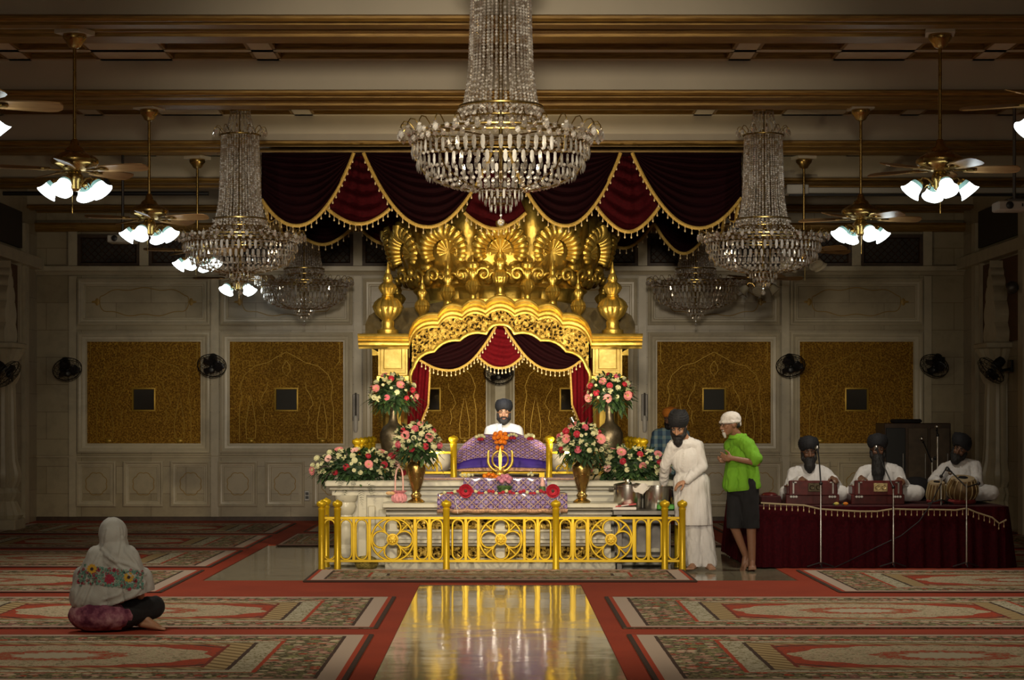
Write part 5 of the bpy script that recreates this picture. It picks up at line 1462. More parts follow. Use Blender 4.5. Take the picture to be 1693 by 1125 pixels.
def face_parts(t, c, f, u, k=1., brow=HAIR):
    c = V(c); f, u, s, M = axes(f, u)
    for sg in (-1, 1):
        e = c + (s*sg*.031 + f*.079 + u*.008)*k
        m = MB().ball(e, (.0130*k, .009*k, .0055*k), 12, 8, 0, M); m.ball(e + f*.0062*k, (.0068*k, .005*k, .0054*k), 10, 6, 1, M)
        obj('eye', m, [EYEW, IRIS], t)
        obj('eyebrow', MB().tube([c + (s*sg*x + f*y + u*z)*k for x, y, z in ((.012, .092, .026), (.030, .089, .033), (.05, .076, .026))], [.004*k, .0055*k, .003*k], 6), brow, t)
def beard_prims(c, f, u, k=1., L=.10, w=.06):
    c = V(c); f, u, s, M = axes(f, u); dn = (-u*1.0 - V((0, 0, .5)) + f*.25).normalized()
    g = lambda a, b, d: c + (s*a+f*b+u*d)*k
    pr = [('c', g(-.030, .086, -.054), .010*k, g(0, .096, -.047), .011*k), ('c', g(.030, .086, -.054), .010*k, g(0, .096, -.047), .011*k)]
    for sg in (-1, 1):
        pr += [('c', g(sg*.072, .004, -.012), .016*k, g(sg*.062, .028, -.07), .024*k), ('c', g(sg*.062, .028, -.07), .026*k, g(sg*.022, .072, -.10), .034*k)]
        pr += [('c', g(sg*.03, .085, -.056), .010*k, g(sg*.045, .066, -.085), .02*k)]
    p0 = g(0, .066, -.10); p1 = p0 + dn*(L*k)
    pr += [('c', p0, w*.8*k, p0.lerp(p1, .5), w*.85*k), ('c', p0.lerp(p1, .5), w*.8*k, p1, w*.42*k)]
    return pr
def turban(t, c, f, u, k=1., mat=None, hgt=1., lean=0.):
    c = V(c); f, u, s, M = axes(f, u); mat = mat or TURB
    g = lambda a, b, d: c + (s*(a + lean*max(0, d))+f*b+u*d)*k
    hz, H2 = .082, .096*hgt
    R = lambda h: math.sqrt(max(.05, 1-((h-hz)/H2)**2))
    pr = [('e', g(0, -.020, hz), (.092*k, .106*k, .086*k*hgt), M), ('e', g(0, -.055, .045), (.080*k, .070*k, .062*k), M)]
    for sg in (-1, 1): pr.append(('e', g(sg*.036, -.018, .052), (.054*k, .084*k, .052*k), M))
    for i in range(7):
        q = i/6
        for sg in (-1, 1):
            pts = []
            for j in range(10):
                a = rad(-18 + 160*j/9); w = smoothstep((j-.5)/7)
                h = (.056 + .105*q*hgt)*(1-w) + (.010 + .125*q*hgt)*w + .012*(1-q)*(j < 2)
                r = R(min(hz+H2*.93, max(hz-H2*.86, h)))
                pts.append(g(sg*.096*r*sin(a), .110*r*cos(a)-.018, h))
            for a_, b_ in zip(pts, pts[1:]): pr.append(('c', a_, .0105*k, b_, .0105*k))
    return shell('turban', pr, .006*k, mat, t, 2, .003, (40, 40, 40))
def hand_prims(w, d, n, th, curl=.6, k=1., spread=.2):
    """palm from wrist w along d; fingers bend towards n; th points to the thumb side"""
    w = V(w); d = V(d).normalized(); n = V(n); n = (n - d*n.dot(d)).normalized(); b = d.cross(n).normalized()
    if b.dot(V(th)) < 0: b = -b
    pr = [('c', w, .024*k, w + d*.05*k + b*.018*k, .019*k), ('c', w, .024*k, w + d*.055*k - b*.020*k, .018*k), ('c', w + d*.03*k, .022*k, w+d*.075*k, .017*k)]
    for i, (o, L, cr) in enumerate(((.030, .068, 0), (.010, .078, .05), (-.010, .072, .1), (-.029, .056, .18))):
        p = w + (d*(.082-.006*abs(i-1)) + b*o)*k; a = curl*.5 + cr; dd = d + b*o*spread*8*.3
        for seg, fr in enumerate((.48, .30, .24)):
            dr = (dd*cos(a) + n*sin(a)).normalized(); q = p + dr*L*fr*k
            pr.append(('c', p, (.0098-.0008*seg)*k, q, (.0090-.0008*seg)*k)); p = q; a += curl*.75
    p = w + (d*.025 + b*.026)*k
    for seg, L in enumerate((.036, .030, .024)):
        dr = (d*(.55+.2*seg) + b*(.75-.25*seg) + n*(.25+.25*curl)).normalized(); q = p + dr*L*k
        pr.append(('c', p, (.0135-.0018*seg)*k, q, (.0120-.0018*seg)*k)); p = q
    return pr
def foot_prims(a, d, k=1., tilt=0.):
    """bare foot: ankle a, pointing along d"""
    a = V(a); d = V((d[0], d[1], 0)).normalized(); dn = V((0, 0, -1)); d2 = (d*cos(tilt) + dn*sin(tilt)).normalized(); up = (V((0, 0, 1))*cos(tilt) + d*sin(tilt)); s = d.cross(V((0, 0, 1)))
    g = lambda x, y, z: a + (d2*x + s*y + up*z)*k
    pr = [('e', g(-.035, 0, -.05), (.034*k, .034*k, .034*k)), ('c', a, .036*k, g(-.02, 0, -.045), .036*k), ('c', g(0, 0, -.012), .036*k, g(.11, .005, -.055), .026*k), ('c', g(-.02, -.012, -.052), .03*k, g(.12, -.022, -.062), .021*k), ('c', g(-.02, .012, -.052), .03*k, g(.12, .022, -.062), .021*k)]
    for i, (y, L) in enumerate(((.030, .055), (.012, .052), (-.004, .046), (-.018, .038), (-.031, .03))):
        pr.append(('c', g(.125, y, -.066), .0135*k, g(.135+L, y*1.05, -.070), (.0125 if i == 0 else .0095)*k))
    return pr
def limb(a, ra, b, rb, c=None, rc=None):
    out = [('c', a, ra, b, rb)]
    if c is not None: out.append(('c', b, rb, c, rc))
    return out
def torso_prims(nb, sL, sR, pel, k=1., f=V((0, -1, 0)), w=.115, d=.085, pad=0.):
    nb, sL, sR, pel = V(nb), V(sL), V(sR), V(pel); mid = (sL+sR)/2; ax = (sL-sR).normalized()
    ch = mid.lerp(pel, .32); wa = mid.lerp(pel, .68)
    M = axes(f, mid-pel)[3]
    pr = [('c', nb-(mid-pel).normalized()*.03, .055*k+pad, sL, .052*k+pad), ('c', nb-(mid-pel).normalized()*.03, .055*k+pad, sR, .052*k+pad), ('e', ch, ((w+.035)*k+pad, (d+.02)*k+pad, .16*k+pad), M), ('e', wa, (w*1.1*k+pad, (d+.01)*k+pad, .17*k+pad), M), ('e', pel, ((w+.03)*k+pad, (d+.03)*k+pad, .12*k+pad), M)]
    return pr

# ---- the priest behind the covered book
def crossed_legs(pel, f, k=1., spread=.30, pad=0., kz=.09):
    """thighs and shins of a cross-legged sitter; returns prims"""
    pel = V(pel); f = V((f[0], f[1], 0)).normalized(); s = f.cross(V((0, 0, 1))); zf = pel.z - .09*k
    pr = []
    for sg in (-1, 1):
        h = pel + s*sg*.09*k; kn = V((pel.x, pel.y, zf)) + (f*.30 + s*sg*spread)*k + V((0, 0, kz*k)); an = V((pel.x, pel.y, zf)) + (f*.36 - s*sg*.10)*k + V((0, 0, .055*k+ (.03 if sg > 0 else 0)))
        pr += [('c', h, .088*k+pad, kn, .062*k+pad), ('c', kn, .062*k+pad, an, .04*k+pad)]
    return pr
Yp = 25.0; hc = P(833, 683, Yp); f = V((-.02, -1, -.06)); u = V((0, -.06, 1))
nb = P(833, 702, Yp+.03); sR, sL = P(811, 713, Yp), P(855, 713, Yp); pel = V((nb.x, Yp+.06, 1.06))
p_ = thing('person', 'person in a white robe and black turban seated behind the purple covered book', 'person', (nb.x, Yp, .936))
arms = []
for s_, sg in ((sL, 1), (sR, -1)):
    e = s_ + V((sg*.06, -.02, -.27)); w_ = V((nb.x + sg*.06, Yp-.30, 1.14))
    arms.append((s_, e, w_))
pr = head_prims(hc, f, u) + [('c', hc-V((0, -.015, .05)), .05, nb, .056)] + torso_prims(nb, sL, sR, pel, .92)
for s_, e, w_ in arms: pr += limb(s_, .044, e, .036, w_, .025) + hand_prims(w_, (w_-e), V((0, 0, -1)), V((-1 if w_.x > nb.x else 1, 0, 0)), .5)
pr += crossed_legs(pel, f, .9)
shell('body', pr, .0065, SKIN_L, p_)
face_parts(p_, hc, f, u); shell('beard', beard_prims(hc, f, u, 1, .025, .042), .006, HAIR, p_, 2, .003, (60, 60, 60)); turban(p_, hc, f, u, 1.04)
obj('lips', MB().tube([hc + V((x, -.094, -.068+abs(x)*.1)) for x in (-.018, 0, .018)], .005, 6), LIP, p_)
pr = torso_prims(nb, sL, sR, pel, 1.0, pad=.014) + [('c', nb-V((0, 0, .02)), .062, nb-V((0, 0, .05)), .09)]
for s_, e, w_ in arms: pr += limb(s_, .068, e, .058, w_, .046)
pr += crossed_legs(pel, f, .95, pad=.02)
shell('robe', pr, .011, WHITEC, p_, 4, .012, (11, 11, 5), 2)
obj('scarf_panel', MB().grid(lambda q, v: V((nb.x - .075 + .05*q, hc.y-.085 + .05*v - .06*sin(PI*min(1, v*1.2)), nb.z + .005 - .26*v)), 6, 10), simple('pale blue white cotton', (.58, .63, .68), .85), p_, 180, solid=.008)

# ---- the standing server in white
Yw = 21.78; hc = P(1122, 706, Yw-.10); f = V((-.30, -.80, -.52)); u = V((-.10, -.45, .85))
nb = P(1133, 728, Yw); sR, sL = P(1113, 738, Yw-.02), P(1153, 738, Yw+.01); pel = P(1143, 812, Yw+.06)
p_ = thing('person', 'person in a long white tunic and black turban standing by the steel pots', 'person', (pel.x, Yw, 0))
eR, wR = P(1100, 768, Yw+.06), P(1097, 799, 22.04); eL, wL = P(1161, 772, Yw-.06), P(1132, 797, Yw-.15)
kR, kL = P(1146, 876, Yw-.03), P(1165, 876, Yw+.02); aR, aL = V((P(1147, 0, Yw).x, Yw-.03, .10)), V((P(1171, 0, Yw).x, Yw-.06, .10))
hR, hL = pel + V((-.075, 0, -.02)), pel + V((.075, 0, -.02))
pr = head_prims(hc, f, u) + [('c', hc-V((-.02, -.05, .05)), .05, nb, .055)] + torso_prims(nb, sL, sR, pel, .92)
pr += limb(sR, .044, eR, .036, wR, .026) + limb(sL, .044, eL, .036, wL, .026) + limb(hR, .085, kR, .052, aR, .036) + limb(hL, .085, kL, .052, aL, .036)
pr += hand_prims(wL, (-.9, -.2, -.35), (.1, .3, -1), (-.2, -.6, .5), .7) + hand_prims(wR, (.12, .1, -1), (.6, -.5, 0), (.4, -1, 0), .6)
pr += foot_prims(aR, (-.35, -1), 1.) + foot_prims(aL, (.12, -1), 1.)
shell('body', pr, .0065, SKIN_L, p_)
face_parts(p_, hc, f, u); shell('beard', beard_prims(hc, f, u, 1, .075, .058), .0065, HAIR, p_, 2, .006, (60, 60, 25)); turban(p_, hc, f, u, 1.05, hgt=1.1)
hem = P(1147, 862, Yw)
pr = torso_prims(nb, sL, sR, pel, 1.02, pad=.012) + limb(sR, .062, eR, .053, wR, .042) + limb(sL, .062, eL, .055, wL + (eL-wL)*.12, .044) + [('c', nb-V((0, 0, .01)), .06, nb-V((0, 0, .04)), .085)]
for x, y, r in ((-.10, -.02, .085), (.10, 0, .085), (0, -.06, .09), (0, .07, .09), (-.05, -.05, .09), (.06, -.04, .09)):
    pr.append(('c', pel + V((x*.9, y, .10)), r*1.2, V((hem.x + x*1.12, Yw + y*1.3, .49)), r))
shell('tunic', pr, .009, WHITEC, p_, 3, .013, (17, 17, 3.2), 5, cut=(V((0, 0, .485)), V((0, 0, -1))))
m = MB()
for k in range(5): m.ball(nb + V((-.025-.004*k, -.135-.006*k, -.09-.05*k)), (.005, .004, .005), 8, 6)
obj('buttons', m, WHITE_P, p_)
pr = []
for h, k_, a in ((hR, kR, aR), (hL, kL, aL)): pr += [('c', h, .10, k_, .085), ('c', k_, .085, a + V((0, 0, -.02)), .082)]
shell('trousers', pr, .009, WHITEC, p_, 3, .018, (15, 15, 5), 8, cut=(V((0, 0, .045)), V((0, 0, -1))))

# ---- the visitor in the green shirt
Yg = 21.80; GREENS = simple('bright green cotton shirt', (.16, .40, .018), .85, 0, .08, 12, .002, 90); SHORTS = simple('black shorts cotton', (.010, .010, .012), .9, 0, .2, 14)
hc = P(1206, 702, Yg-.06); f = V((-.93, -.36, -.14)); u = V((-.18, -.05, 1))
nb = P(1221, 724, Yg); sL, sR = P(1237, 738, Yg-.14), P(1209, 738, Yg+.12); pel = P(1227, 806, Yg+.0)
p_ = thing('person', 'person in a bright green shirt, black shorts and white head cloth, hands clasped', 'person', (pel.x, Yg, 0))
eL, wL = P(1252, 766, Yg-.22), P(1211, 758, Yg-.26); eR, wR = P(1214, 768, Yg+.05), P(1203, 760, Yg-.10)
hL, hR = pel + V((.05, -.07, -.02)), pel + V((-.03, .08, -.02))
kR, aR = P(1213, 868, Yg-.04), P(1232, 917, Yg+.04); kL, aL = P(1242, 872, Yg-.05), V((P(1243, 0, Yg).x, Yg-.02, .095))
pr = head_prims(hc, f, u) + [('c', hc-V((-.03, -.01, .05)), .05, nb, .055)] + torso_prims(nb, sL, sR, pel, .9, f=V((-.8, -.6, 0)))
pr += limb(sL, .044, eL, .036, wL, .026) + limb(sR, .044, eR, .036, wR, .026)
pr += hand_prims(wL, (-1, .25, .05), (0, 1, .2), (.0, -.2, 1), .75) + hand_prims(wR, (-.9, -.3, -.05), (0, -1, .2), (0, .2, 1), .75)
pr += limb(hR, .082, kR, .052, aR, .036) + limb(hL, .082, kL, .054, aL, .037)
fd = (P(1208, 0, Yg) - P(1232, 0, Yg)).normalized()
pr += foot_prims(aR, (-.75, -.45), 1., .95) + foot_prims(aL, (-.1, -1), 1.)
shell('body', pr, .0065, SKIN_M, p_)
face_parts(p_, hc, f, u, 1, simple('grey eyebrow', (.2, .19, .18), .7))
fx, ux, sx_, M_ = axes(f, u)
shell('beard', [('c', hc + fx*.075 - ux*.085, .022, hc + fx*.07 - ux*.125, .012), ('c', hc + fx*.088 - ux*.056 - sx_*.02, .007, hc + fx*.088 - ux*.056 + sx_*.02, .007)], .005, GREYB, p_, 2, .004, (70, 70, 40))
HC = simple('white head cloth', (.66, .62, .60), .85, 0, .05)
pr = [('e', hc + ux*.062 - fx*.022, (.090, .108, .072), M_), ('e', hc + ux*.045 - fx*.075, (.07, .06, .06), M_), ('c', hc + ux*.035 + fx*.085 - sx_*.03, .016, hc + ux*.035 + fx*.085 + sx_*.03, .016), ('c', hc + ux*.03 - fx*.11, .03, hc - ux*.02 - fx*.115, .02)]
for sg in (-1, 1): pr += [('c', hc + ux*.035 + fx*.085 + sx_*.03*sg, .016, hc + ux*.025 + sx_*.083*sg, .016), ('c', hc + ux*.025 + sx_*.083*sg, .016, hc + ux*.02 - fx*.09 + sx_*.05*sg, .016)]
shell('head_cloth', pr, .007, HC, p_, 3, .006, (30, 30, 18), 3)
m = MB()
for sg in (-1, 1): m.tube([hc + fx*.098 + sx_*.032*sg + ux*.008 + (sx_*cos(a)*.022 + ux*sin(a)*.017) for a in [2*PI*q/16 for q in range(16)]], .002, 5, True); m.tube([hc + fx*.095 + sx_*.054*sg + ux*.01, hc + sx_*.082*sg + ux*.008], .002, 5)
obj('eyeglasses', m, BLACK, p_)
obj('hair_fringe', MB().ball(hc - fx*.085 - ux*.02, (.06, .03, .035), 12, 8, 0, M_), HAIR, p_)
pr = torso_prims(nb, sL, sR, pel, 1.0, f=V((-.8, -.6, 0)), pad=.024)
pr += [('c', sL, .068, sL.lerp(eL, .75), .075), ('c', sR, .068, sR.lerp(eR, .7), .07)]
for x, y in ((.09, -.07), (-.09, -.06), (-.10, .07), (.08, .08), (0, -.10), (0, .10)): pr.append(('c', pel + V((x*.8, y*.9, .22)), .085, pel + V((x*1.15, y*1.15, .02)), .082))
shell('shirt', pr, .010, GREENS, p_, 3, .018, (12, 12, 7), 11, cut=(pel + V((0, 0, -.03)), V((.12, 0, -1))))
obj('collar', MB().grid(lambda q, v: nb + V((.085*cos(2*PI*q*.86+2.6), .075*sin(2*PI*q*.86+2.6), .0)) * (1+.25*v) + V((-.005, 0, .042-.055*v)), 26, 5), GREENS, p_, 180, solid=.006)
pr = [('c', hL + V((0, 0, .06)), .115, kL + V((0, 0, .0)), .086), ('c', hR + V((0, 0, .06)), .115, kR + V((.01, 0, .0)), .088), ('e', pel, (.155, .15, .12))]
shell('shorts', pr, .011, SHORTS, p_, 3, .010, (12, 12, 5), 4, cut=(V((0, 0, .45)), V((0, 0, -1))))

# ---- the person with the orange head cloth, behind
Yo = 28.2; hc = P(1108, 692, Yo); f = V((-.55, -.75, -.3)); u = V((-.1, -.2, 1)); nb = hc + V((.01, .04, -.16)); k_ = 1
pel = V((nb.x+.02, Yo+.05, .95)); sR, sL = nb + V((-.19, 0, -.06)), nb + V((.19, .03, -.06))
p_ = thing('person', 'person in an orange head cloth and blue plaid shirt behind the one in white', 'person', (pel.x, Yo, .006))
pr = head_prims(hc, f, u) + [('c', hc-V((0, -.03, .05)), .05, nb, .055)] + torso_prims(nb, sL, sR, pel, .95)
arms = [(sR, sR+V((-.05, 0, -.28)), sR+V((.0, -.2, -.42))), (sL, sL+V((.05, 0, -.28)), sL+V((.02, -.15, -.45)))]
for a, b, c_ in arms: pr += limb(a, .045, b, .037, c_, .027) + hand_prims(c_, c_-b, (0, 0, -1), (1 if a is sR else -1, -.3, 0), .4)
for sg in (-1, 1): pr += limb(pel+V((sg*.09, 0, 0)), .085, V((pel.x+sg*.1, Yo, .5)), .055, V((pel.x+sg*.1, Yo+.02, .11)), .037) + foot_prims(V((pel.x+sg*.1, Yo+.02, .105)), (sg*.15, -1))
shell('body', pr, .0075, SKIN_D, p_); face_parts(p_, hc, f, u); shell('beard', beard_prims(hc, f, u, 1, .02, .045), .007, HAIR, p_, 2, .003, (60, 60, 60))
turban(p_, hc, f, u, .98, simple('orange head cloth', (.62, .20, .02), .85, 0, .12, 20), .9)
m = Mat('blue plaid cotton', (.1, .2, .3), .85); x, y, z = m.xyz(m.co())
pl = (x*9).fract().lt(.4); pz = (z*9).fract().lt(.4); col = m.mix(pl, (.05, .10, .18), (.16, .26, .34)); col = m.mix(pz, col, (.10, .20, .26)); col = m.mix(pl*pz, col, (.30, .38, .38)); m.set('Base Color', col)
pr = torso_prims(nb, sL, sR, pel, 1.0, pad=.02)
for a, b, c_ in arms: pr += limb(a, .07, b, .062, c_ + (b-c_)*.2, .05)
shell('shirt', pr, .012, m.mat, p_, 4, .010, (12, 12, 6), 3)
pr = []
for sg in (-1, 1): pr += [('c', pel+V((sg*.08, 0, 0)), .115, V((pel.x+sg*.1, Yo, .5)), .085), ('c', V((pel.x+sg*.1, Yo, .5)), .085, V((pel.x+sg*.1, Yo+.02, .08)), .075)]
shell('trousers', pr, .012, simple('dark trousers', (.02, .02, .028), .9), p_, 4, .008)

# ---- woman seated on the carpet in the foreground
Yq = 15.45
def Wp(px, py, dy=0): return P(px, py, Yq+dy)
p_ = thing('person', 'person seated on the floor at the left, seen from behind under a white embroidered shawl', 'person', (Wp(185, 0).x, Yq, .018))
hc = Wp(187, 888, .02); f = V((.12, 1, -.15)); u = V((0, .1, 1)); nb = Wp(187, 918, -.02); sL, sR = Wp(158, 938), Wp(214, 938); pel = V((Wp(180, 0).x, Yq, .125))
SKW = SKIN_L
arms = [(sL, Wp(142, 985, .10), V((Wp(160, 0).x, Yq+.36, .22))), (sR, Wp(232, 985, .10), V((Wp(210, 0).x, Yq+.38, .22)))]
pr = head_prims(hc, f, u, .95) + [('c', hc-V((0, 0, .05)), .046, nb, .05)] + torso_prims(nb, sL, sR, pel, .88, f=V((0, 1, 0)))
for i, (a, b, c_) in enumerate(arms): pr += limb(a, .04, b, .034, c_, .024) + hand_prims(c_, (c_-b), (0, 0, -1), (1 if i == 0 else -1, 0, 0), .5, .92)
kR = V((Wp(246, 0).x, Yq+.22, .17)); kL = V((Wp(135, 0).x, Yq+.30, .12))
pr += limb(pel+V((.08, 0, 0)), .09, kR, .065) + limb(kR, .062, V((Wp(215, 0).x, Yq+.38, .08)), .04) + limb(pel-V((.08, 0, 0)), .09, kL, .065) + limb(kL, .06, V((Wp(235, 0).x, Yq+.14, .07)), .04)
pr += foot_prims(V((Wp(236, 0).x, Yq+.10, .10)), (1, -.25), .92, .1) + foot_prims(V((Wp(215, 0).x, Yq+.38, .10)), (-1, .2), .92, .1)
shell('body', pr, .0065, SKW, p_)
face_parts(p_, hc, f, u, .95)
shell('trousers', limb(pel+V((.08, 0, .0)), .105, kR, .085) + limb(kR, .085, V((Wp(218, 0).x, Yq+.37, .085)), .055) + limb(pel-V((.08, 0, 0)), .105, kL, .085) + limb(kL, .078, V((Wp(222, 0).x, Yq+.16, .085)), .052), .010, simple('black trouser cotton', (.008, .008, .010), .9), p_, 4, .01)
m = Mat('mauve print cotton', (.28, .10, .14), .9); n_ = m.noise(m.co(), 9, 4, .6); m.set('Base Color', m.ramp(n_, [(.38, (.10, .015, .045)), (.5, (.24, .075, .12)), (.62, (.42, .22, .26))])); m.bump(m.noise(m.co(), 40, 3), .003)
q0 = Wp(169, 1024)
pr = [('e', V((q0.x-.02, Yq, .13)), (.235, .18, .125)), ('e', V((q0.x+.06, Yq+.02, .12)), (.19, .17, .11)), ('e', V((q0.x, Yq+.02, .30)), (.19, .13, .16)), ('c', V((q0.x-.1, Yq+.02, .1)), .09, V((q0.x+.1, Yq+.02, .1)), .09)]
shell('tunic', pr, .011, m.mat, p_, 4, .012, (10, 10, 10), 3, cut=(V((0, 0, .02)), V((0, 0, -1))))
SHAWL = simple('thin white shawl', (.40, .40, .385), .8, 0, .05, 8, .002, 120)
pr = [('e', hc + V((0, -.01, .02)), (.105, .125, .125)), ('c', hc - V((0, .02, .05)), .10, nb - V((0, .02, .02)), .105), ('c', hc + V((.02, .05, -.06)), .085, nb + V((.02, .08, -.08)), .09),
      ('c', nb - V((0, 0, .06)), .09, sL, .085), ('c', nb - V((0, 0, .06)), .09, sR, .085)]
for (a, b, c_), sg in zip(arms, (-1, 1)):
    pr += [('c', a, .08, b + V((0, -.01, 0)), .085), ('c', b, .08, b.lerp(c_, .5), .075)]
for x0, x1, z1 in ((-.10, -.19, .27), (-.04, -.08, .27), (.04, .05, .29), (.10, .17, .32)):
    pr.append(('c', V((nb.x+x0, Yq-.02, .56)), .10, V((nb.x+x1-.02, Yq-.03, z1)), .115))
pr += [('c', V((nb.x-.24, Yq+.05, .42)), .07, V((nb.x-.27, Yq+.06, .24)), .055), ('c', V((nb.x+.20, Yq+.02, .40)), .09, V((nb.x+.21, Yq+.06, .33)), .09)]
sh_ = shell('shawl', pr, .009, SHAWL, p_, 16, .016, (9, 9, 4), 6, cut=(Wp(172, 1004), V((.34, 0, -1))))
# sweeping folds of the shawl
folds_ = [([(172, 918), (190, 928), (214, 934), (240, 950)], 3.0, .016), ([(168, 908), (182, 924), (206, 944), (234, 968)], 2.6, .014), ([(204, 890), (208, 912), (224, 930), (240, 962)], 2.6, .014), ([(178, 876), (174, 900), (160, 924), (142, 960), (122, 1002)], 3.0, .016),
          ([(240, 965), (222, 985), (196, 998), (168, 1003)], 3.2, .016), ([(196, 872), (198, 896), (194, 916)], 2.4, .012), ([(160, 930), (150, 965), (136, 1000)], 2.6, .012), ([(212, 968), (196, 984), (172, 992)], 2.4, .010)]
for v in sh_.data.vertices:
    if v.normal.y > .35: continue
    x = CX + v.co.x*FPX/v.co.y; y = CY - (v.co.z-EYE)*FPX/v.co.y; h = 0
    for pl, w_, amp in folds_:
        best = 1e9
        for (x0, y0), (x1, y1) in zip(pl, pl[1:]):
            L2 = (x1-x0)**2+(y1-y0)**2; t_ = max(0, min(1, ((x-x0)*(x1-x0)+(y-y0)*(y1-y0))/L2)); best = min(best, (x-x0-t_*(x1-x0))**2+(y-y0-t_*(y1-y0))**2)
        h += amp*(math.exp(-best/(w_*w_)) - .45*math.exp(-best/(6*w_*w_)))
    v.co += v.normal*h
# embroidery laid on the shawl's back
bm_ = [v.co for v in sh_.data.vertices]; tree = BVHTree.FromPolygons(bm_, [tuple(p.vertices) for p in sh_.data.polygons])
def on_back(px, py):
    q = Wp(px, py, -.6); h = tree.ray_cast(V((0, 0, EYE)), (q - V((0, 0, EYE))).normalized())
    return (h[0], h[1]) if h[0] else None
emb = MB(); random.seed(12)
EM = [simple('teal embroidery', (.10, .24, .20), .8), simple('crimson embroidery', (.30, .02, .05), .8), simple('yellow embroidery', (.55, .32, .03), .8), simple('dark embroidery', (.03, .02, .02), .8), simple('pale green embroidery', (.28, .36, .28), .8)]
def emb_flower(px, py, R, n, mi, ci):
    h = on_back(px, py)
    if not h: return
    p, nn = h; nn = nn if nn.y < 0 else -nn; a_ = nn.cross(V((0, 0, 1))).normalized(); b_ = a_.cross(nn)
    for k in range(n):
        t_ = 2*PI*k/n + rnd(0, .2); L, w = R, R*2.2/n
        q = [(.2, -w*.5), (.7, -w), (1, 0), (.7, w), (.2, w*.5)]
        emb.add([p + nn*.006 + (a_*cos(t_)+b_*sin(t_))*x*L + (-a_*sin(t_)+b_*cos(t_))*y for x, y in q], [(0, 1, 2, 3, 4)], mi)
    emb.add([p + nn*.008 + (a_*cos(x)+b_*sin(x))*R*.3 for x in [2*PI*k/8 for k in range(8)]], [list(range(8))], ci)
for px, py, R, n, mi, ci in ((152, 941, .042, 12, 2, 3), (213, 955, .042, 12, 2, 3), (181, 957, .046, 10, 1, 1), (164, 942, .018, 6, 1, 3), (155, 957, .016, 6, 1, 3), (189, 943, .018, 6, 1, 3), (131, 962, .02, 6, 1, 3), (224, 960, .018, 6, 1, 3), (214, 974, .018, 6, 1, 1)): emb_flower(px, py, R, n, mi, ci)
for k in range(420):
    px = rnd(130, 236); mid = 948 + (px-140)*.10 if px > 140 else 948+(140-px)*.9
    py = mid + rnd(-13, 17)
    if min(math.hypot(px-a_, py-b_) for a_, b_ in ((152, 941), (213, 955), (181, 957))) < 8.5: continue
    emb_flower(px, py, rnd(.007, .013), 5, random.choice((0, 0, 0, 4, 1)), random.choice((0, 3, 4)))
obj('embroidery', emb, EM, p_, 0, label='band of embroidered flowers across the shawl back')
# ------------------------------------------------------------------ musicians' stage
ST = .66; SYF, SYB = 22.1, 24.7; SX0, SX1 = (1252-CX)*SYF/FPX, (1660-CX)*SYF/FPX
MAROON = m_velvet('maroon stage velvet', (.028, .0015, .004), (.055, .0025, .006)); DARKRED = simple('dark red carpet cloth', (.05, .006, .008), .9, 0, .3, 20)
t = thing('stage', 'low stage skirted in pleated maroon velvet at the right of the shrine', 'stage', ((SX0+SX1)/2, SYF, 0))
obj('platform', MB().box((SX0, SYF+.03, .02), (SX1, SYB, ST)), DARKRED, t, 0)
def skirt(u, v):
    L1, L2 = SX1-SX0, SYB-SYF; d = u*(2*L2+L1); fl = .02 + .05*v
    if d < L2: p = V((SX0-fl, SYB-d, 0)); n = V((-1, 0, 0))
    elif d < L2+L1: p = V((SX0+d-L2, SYF-fl, 0)); n = V((0, -1, 0))
    else: p = V((SX1+fl*1.6, SYF+d-L1-L2, 0)); n = V((1, 0, 0))
    w = .022*v**.6*(sin(d*38+1.5*sin(d*5)) + .4*sin(d*71))
    return V((p.x, p.y, ST+.004-(ST-.012)*v)) + n*(w+.02)
obj('skirt', MB().grid(skirt, 420, 10), MAROON, t, 60)
obj('top_cloth', MB().box((SX0-.03, SYF-.03, ST-.0), (SX1+.03, SYB, ST+.012), bev=.005), DARKRED, t)
def tr(px, py): return P(px, py, SYF-.075)
ed = [tr(x, y) for x, y in ((1258, 832), (1290, 834), (1330, 836), (1355, 842), (1385, 844), (1420, 846), (1450, 846), (1476, 842), (1510, 843), (1545, 843), (1580, 844), (1598, 841), (1615, 848), (1640, 856), (1652, 866), (1664, 860))]
obj('cream_braid', MB().tube(ed, .010, 6, flat=.7, up=(0, -1, 0)), simple('cream braid', (.42, .34, .2), .7), t, label='cream braid along the top edge of the skirt')
fringe(t, ed, 44, .07, .006)
